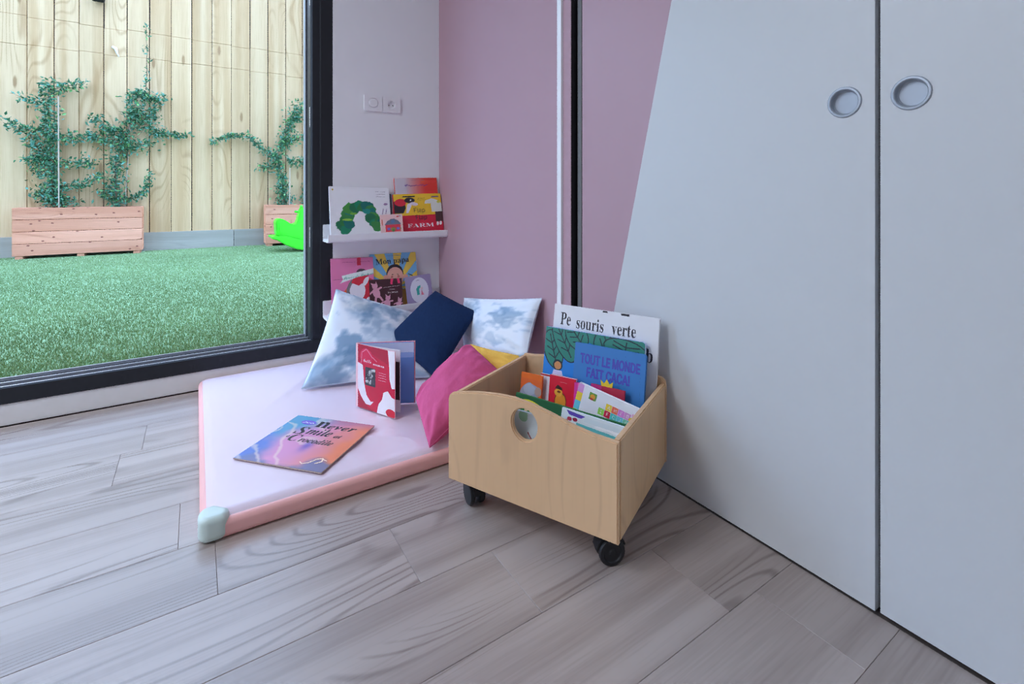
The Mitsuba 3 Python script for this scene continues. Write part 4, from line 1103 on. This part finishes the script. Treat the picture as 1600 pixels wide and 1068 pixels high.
def climber(label, lines, seed):
    t = thing('climbing_shrub', label, 'climbing plant')
    r = np.random.default_rng(seed)
    stems, LV, LC = [], [], []
    for li, (pts, rad, dens) in enumerate(lines):
        P = np.array([(x, 0, z) for x, z in pts], float)
        d = np.concatenate([[0], np.cumsum(np.linalg.norm(np.diff(P, axis=0), axis=1))])
        m = max(6, int(d[-1] / 0.04))
        s = np.linspace(0, d[-1], m)
        Q = np.stack([np.interp(s, d, P[:, i]) for i in range(3)], -1)
        ker = np.ones(3) / 3
        for i in (0, 2):
            Q[1:-1, i] = np.convolve(Q[:, i], ker, 'same')[1:-1]
        Q[:, 1] = 7.150 + 0.05 * (meshkit.noise(Q * 5, seed) - 0.5)
        Q[:, 0] += 0.02 * (meshkit.noise(Q * 9, seed + 1) - 0.5)
        stems.append(tube(Q, np.linspace(0.007 if li == 0 else 0.004, 0.002, m), 5))
        cnt = int(1.9 * dens * d[-1])
        for _ in range(cnt):
            k = r.uniform(0, d[-1])
            c = np.array([np.interp(k, s, Q[:, i]) for i in range(3)])
            # leaves gather in tufts along the shoot
            tuft = 0.35 + 0.65 * meshkit.noise(np.array([[k * 11 + li * 7, li, seed]]), 3)[0]
            c = c + r.normal(0, 1, 3) * rad * tuft * np.array([0.9, 0.45, 0.8])
            c[1] = min(c[1], 7.235)
            ln, wd = r.uniform(0.034, 0.062), r.uniform(0.017, 0.027)
            ax = r.normal(0, 1, 3); ax[1] -= 0.5; ax[2] -= 0.1
            ax /= np.linalg.norm(ax)
            sd = np.cross(ax, r.normal(0, 1, 3)); sd /= np.linalg.norm(sd)
            up = np.cross(ax, sd)
            b0, tip = c, c + ax * ln
            mid = c + ax * ln * 0.45
            LV.append([b0, mid + sd * wd / 2 + up * 0.003, tip - up * 0.003, mid - sd * wd / 2 + up * 0.003, mid - up * 0.002])
            u = r.random()
            col = np.array([0.055, 0.165, 0.085]) * r.uniform(0.6, 1.5)
            if u < 0.10:
                col = np.array([0.16, 0.36, 0.12])
            elif u < 0.28:
                col = np.array([0.09, 0.27, 0.20])
            LC.append(np.tile(col, (5, 1)))
    add(t + '__stem', cat_(stems), 'mat_bark', True)
    Vv = np.array(LV).reshape(-1, 3)
    base = np.arange(len(LV))[:, None] * 5
    F = np.concatenate([base + np.array([[0, 1, 4]]), base + np.array([[1, 2, 4]]), base + np.array([[2, 3, 4]]), base + np.array([[3, 0, 4]])])
    k = add(t + '__foliage', (Vv, F), 'mat_leaf', color=np.vstack(LC))
    labels[k] = {'label': 'small glossy green leaves', 'kind': 'stuff'}
    return t


climber('bushy climbing shrub on the left in the long planter, trained up the fence', [
    ([(-1.30, 0.60), (-1.327, 1.07), (-1.337, 1.48), (-1.347, 1.76), (-1.327, 2.00)], 0.085, 330), ([(-1.337, 1.48), (-1.49, 1.44), (-1.70, 1.52)], 0.055, 230), ([(-1.49, 1.404), (-1.408, 1.204)], 0.07, 260),
    ([(-1.327, 1.898), (-1.187, 1.963), (-1.044, 2.0)], 0.05, 220), ([(-1.327, 1.38), (-1.171, 1.39), (-0.956, 1.418)], 0.055, 280), ([(-1.317, 1.139), (-1.541, 1.144)], 0.05, 260),
    ([(-1.296, 0.863), (-1.054, 0.865), (-0.918, 0.989)], 0.05, 210), ([(-1.291, 1.106), (-1.134, 1.132), (-0.945, 1.117)], 0.05, 230), ([(-1.443, 0.794), (-1.15, 0.668)], 0.08, 420), ([(-1.367, 1.756), (-1.517, 1.775), (-1.594, 1.813)], 0.04, 120), ([(-1.418, 1.306), (-1.428, 0.964)], 0.07, 220)], 4)
climber('climbing shrub on the right in the long planter with one thin shoot reaching high', [
    ([(-0.778, 0.60), (-0.778, 1.086), (-0.692, 1.42), (-0.633, 1.645), (-0.574, 1.911)], 0.075, 360), ([(-0.692, 1.493), (-0.862, 1.518), (-0.962, 1.632)], 0.055, 300), ([(-0.663, 1.827), (-0.604, 1.967), (-0.497, 1.957)], 0.05, 240),
    ([(-0.574, 1.911), (-0.394, 1.892), (-0.326, 1.938)], 0.055, 300), ([(-0.574, 1.613), (-0.412, 1.551)], 0.07, 420), ([(-0.633, 1.682), (-0.424, 1.701), (-0.412, 1.853)], 0.055, 260), ([(-0.455, 1.51), (-0.289, 1.483), (-0.104, 1.487)], 0.03, 260),
    ([(-0.497, 1.994), (-0.491, 2.37), (-0.497, 2.758)], 0.022, 34), ([(-0.692, 0.684), (-0.515, 0.795), (-0.443, 1.021)], 0.04, 190), ([(-0.901, 0.809), (-0.766, 0.707)], 0.06, 260), ([(-0.663, 1.311), (-0.424, 1.384)], 0.06, 320), ([(-0.945, 1.44), (-0.72, 1.345)], 0.075, 420)], 5)
climber('climbing shrub in the planter behind the rocking toy', [
    ([(0.991, 0.60), (0.952, 1.053), (0.89, 1.221), (1.07, 1.745), (1.19, 2.015)], 0.07, 330), ([(0.89, 1.221), (0.761, 1.342), (0.575, 1.515), (0.361, 1.526), (0.16, 1.417)], 0.036, 210), ([(0.708, 1.114), (0.875, 1.178)], 0.05, 280),
    ([(0.952, 1.437), (1.231, 1.565)], 0.06, 280), ([(1.03, 1.226), (1.313, 1.193)], 0.05, 260), ([(1.07, 1.745), (1.19, 1.841)], 0.06, 300), ([(0.952, 0.882), (0.999, 0.643)], 0.07, 300), ([(1.272, 0.64), (1.255, 0.797), (1.313, 0.973)], 0.07, 300)], 6)
for lab, a, b in (('thin pale stake supporting the left climbing shrub', (-1.250, 0.60), (-1.257, 1.83)), ('thin pale stake leaning in the right climbing shrub of the long planter', (-0.70, 0.60), (-0.640, 1.80)), ('thin pale stake in the planter behind the rocking toy', (1.044, 0.60), (1.051, 1.125))):
    t = thing('garden_stake', lab, 'stake')
    ys = 7.195 if 'leaning' in lab else 7.095
    add(t, tube([(a[0], ys, a[1]), (b[0], ys + 0.01, b[1])], 0.006, 7), 'mat_stake', True)

# small things on the fence
t = thing('outdoor_spotlight', 'small black outdoor lamp at the top of the fence', 'lamp')
MS = frame((-0.93, 7.16, 2.985), (1, 0, 0), (0, math.cos(.6), -math.sin(.6)), (0, math.sin(.6), math.cos(.6)))
add(t + '__housing', xf(bevel(-0.055, 0.055, -0.03, 0.03, -0.04, 0.05, 0.010), MS), 'mat_black')
add(t + '__bracket', cat_([bevel(-0.945, -0.915, 7.17, 7.25, 3.0, 3.015, 0.003), bevel(-0.96, -0.90, 7.235, 7.245, 2.97, 3.07, 0.003)]), 'mat_black')
t = thing('cable_clip', 'small slanting white clip on the fence above the planter', 'clip')
add(t, tube([(-0.815, 7.236, 2.475), (-0.785, 7.228, 2.455), (-0.770, 7.232, 2.400), (-0.757, 7.238, 2.370)], [0.014, 0.018, 0.010, 0.006], 8), 'mat_plastic_white', True)

# ------------------------------------------------------------------ rocking toy
ry = thing('rocking_toy', 'bright green plastic rocking toy half hidden by the patio door jamb', 'toy')


def ext_xz(poly_, y0, y1, r=0.012):
    ms = []
    n = 4
    for i in range(n + 1):
        a = math.pi / 2 * i / n
        off = r * (1 - math.sin(a))
        m = extrude(poly_.buffer(-off), (y1 - y0) - 2 * r * (1 - math.cos(a)))
        m.apply_translation((0, 0, r * (1 - math.cos(a))))
        ms.append(m)
    return xf(cat_(ms), frame((0, y1, 0), (1, 0, 0), (0, 0, 1), (0, -1, 0)))


# rocker: two broad runners joined in one tub whose ends turn up
top = [(0.722, 0.283), (0.80, 0.287), (0.88, 0.283), (0.93, 0.262), (1.00, 0.235), (1.10, 0.205), (1.45, 0.195), (1.70, 0.22), (1.85, 0.27), (1.93, 0.28)]
bot = [(1.94, 0.265), (1.84, 0.205), (1.68, 0.145), (1.50, 0.113), (1.28, 0.101), (1.12, 0.106), (0.98, 0.135), (0.86, 0.190), (0.78, 0.245), (0.722, 0.268)]
add(ry + '__rocker', ext_xz(Polygon(top + bot).buffer(0.004, 6), 6.09, 6.47, 0.02), 'mat_toy', 60)
body = [(0.775, 0.30), (0.765, 0.44), (0.775, 0.472), (0.800, 0.485), (0.84, 0.482), (0.875, 0.462), (0.92, 0.428), (0.955, 0.415), (1.00, 0.432), (1.10, 0.45), (1.22, 0.44), (1.36, 0.46), (1.50, 0.52), (1.60, 0.60), (1.72, 0.62), (1.82, 0.56), (1.84, 0.47), (1.76, 0.40), (1.70, 0.30), (1.60, 0.20), (1.10, 0.19), (0.95, 0.24)]
bp = Polygon(body).buffer(-0.012).buffer(0.012, 6)
add(ry + '__body', ext_xz(bp, 6.13, 6.43, 0.05), 'mat_toy', 60)
bk_ = Polygon([(0.985, 0.42), (1.005, 0.47), (1.025, 0.56), (1.045, 0.60), (1.10, 0.61), (1.14, 0.58), (1.15, 0.50), (1.16, 0.43)]).buffer(-0.01).buffer(0.01, 5)
add(ry + '__backrest', ext_xz(bk_, 6.18, 6.38, 0.03), 'mat_toy', 60)
add(ry + '__knob', cat_([tube([(1.05, 6.30, 0.562), (0.985, 6.30, 0.562)], 0.013, 12), tube([(1.055, 6.28, 0.60), (1.055, 6.28, 0.64)], [0.018, 0.015], 12)]), 'mat_toy', True)
add(ry + '__handle', tube([(1.52, 6.10, 0.62), (1.52, 6.46, 0.62)], 0.016, 12), 'mat_toy', True)
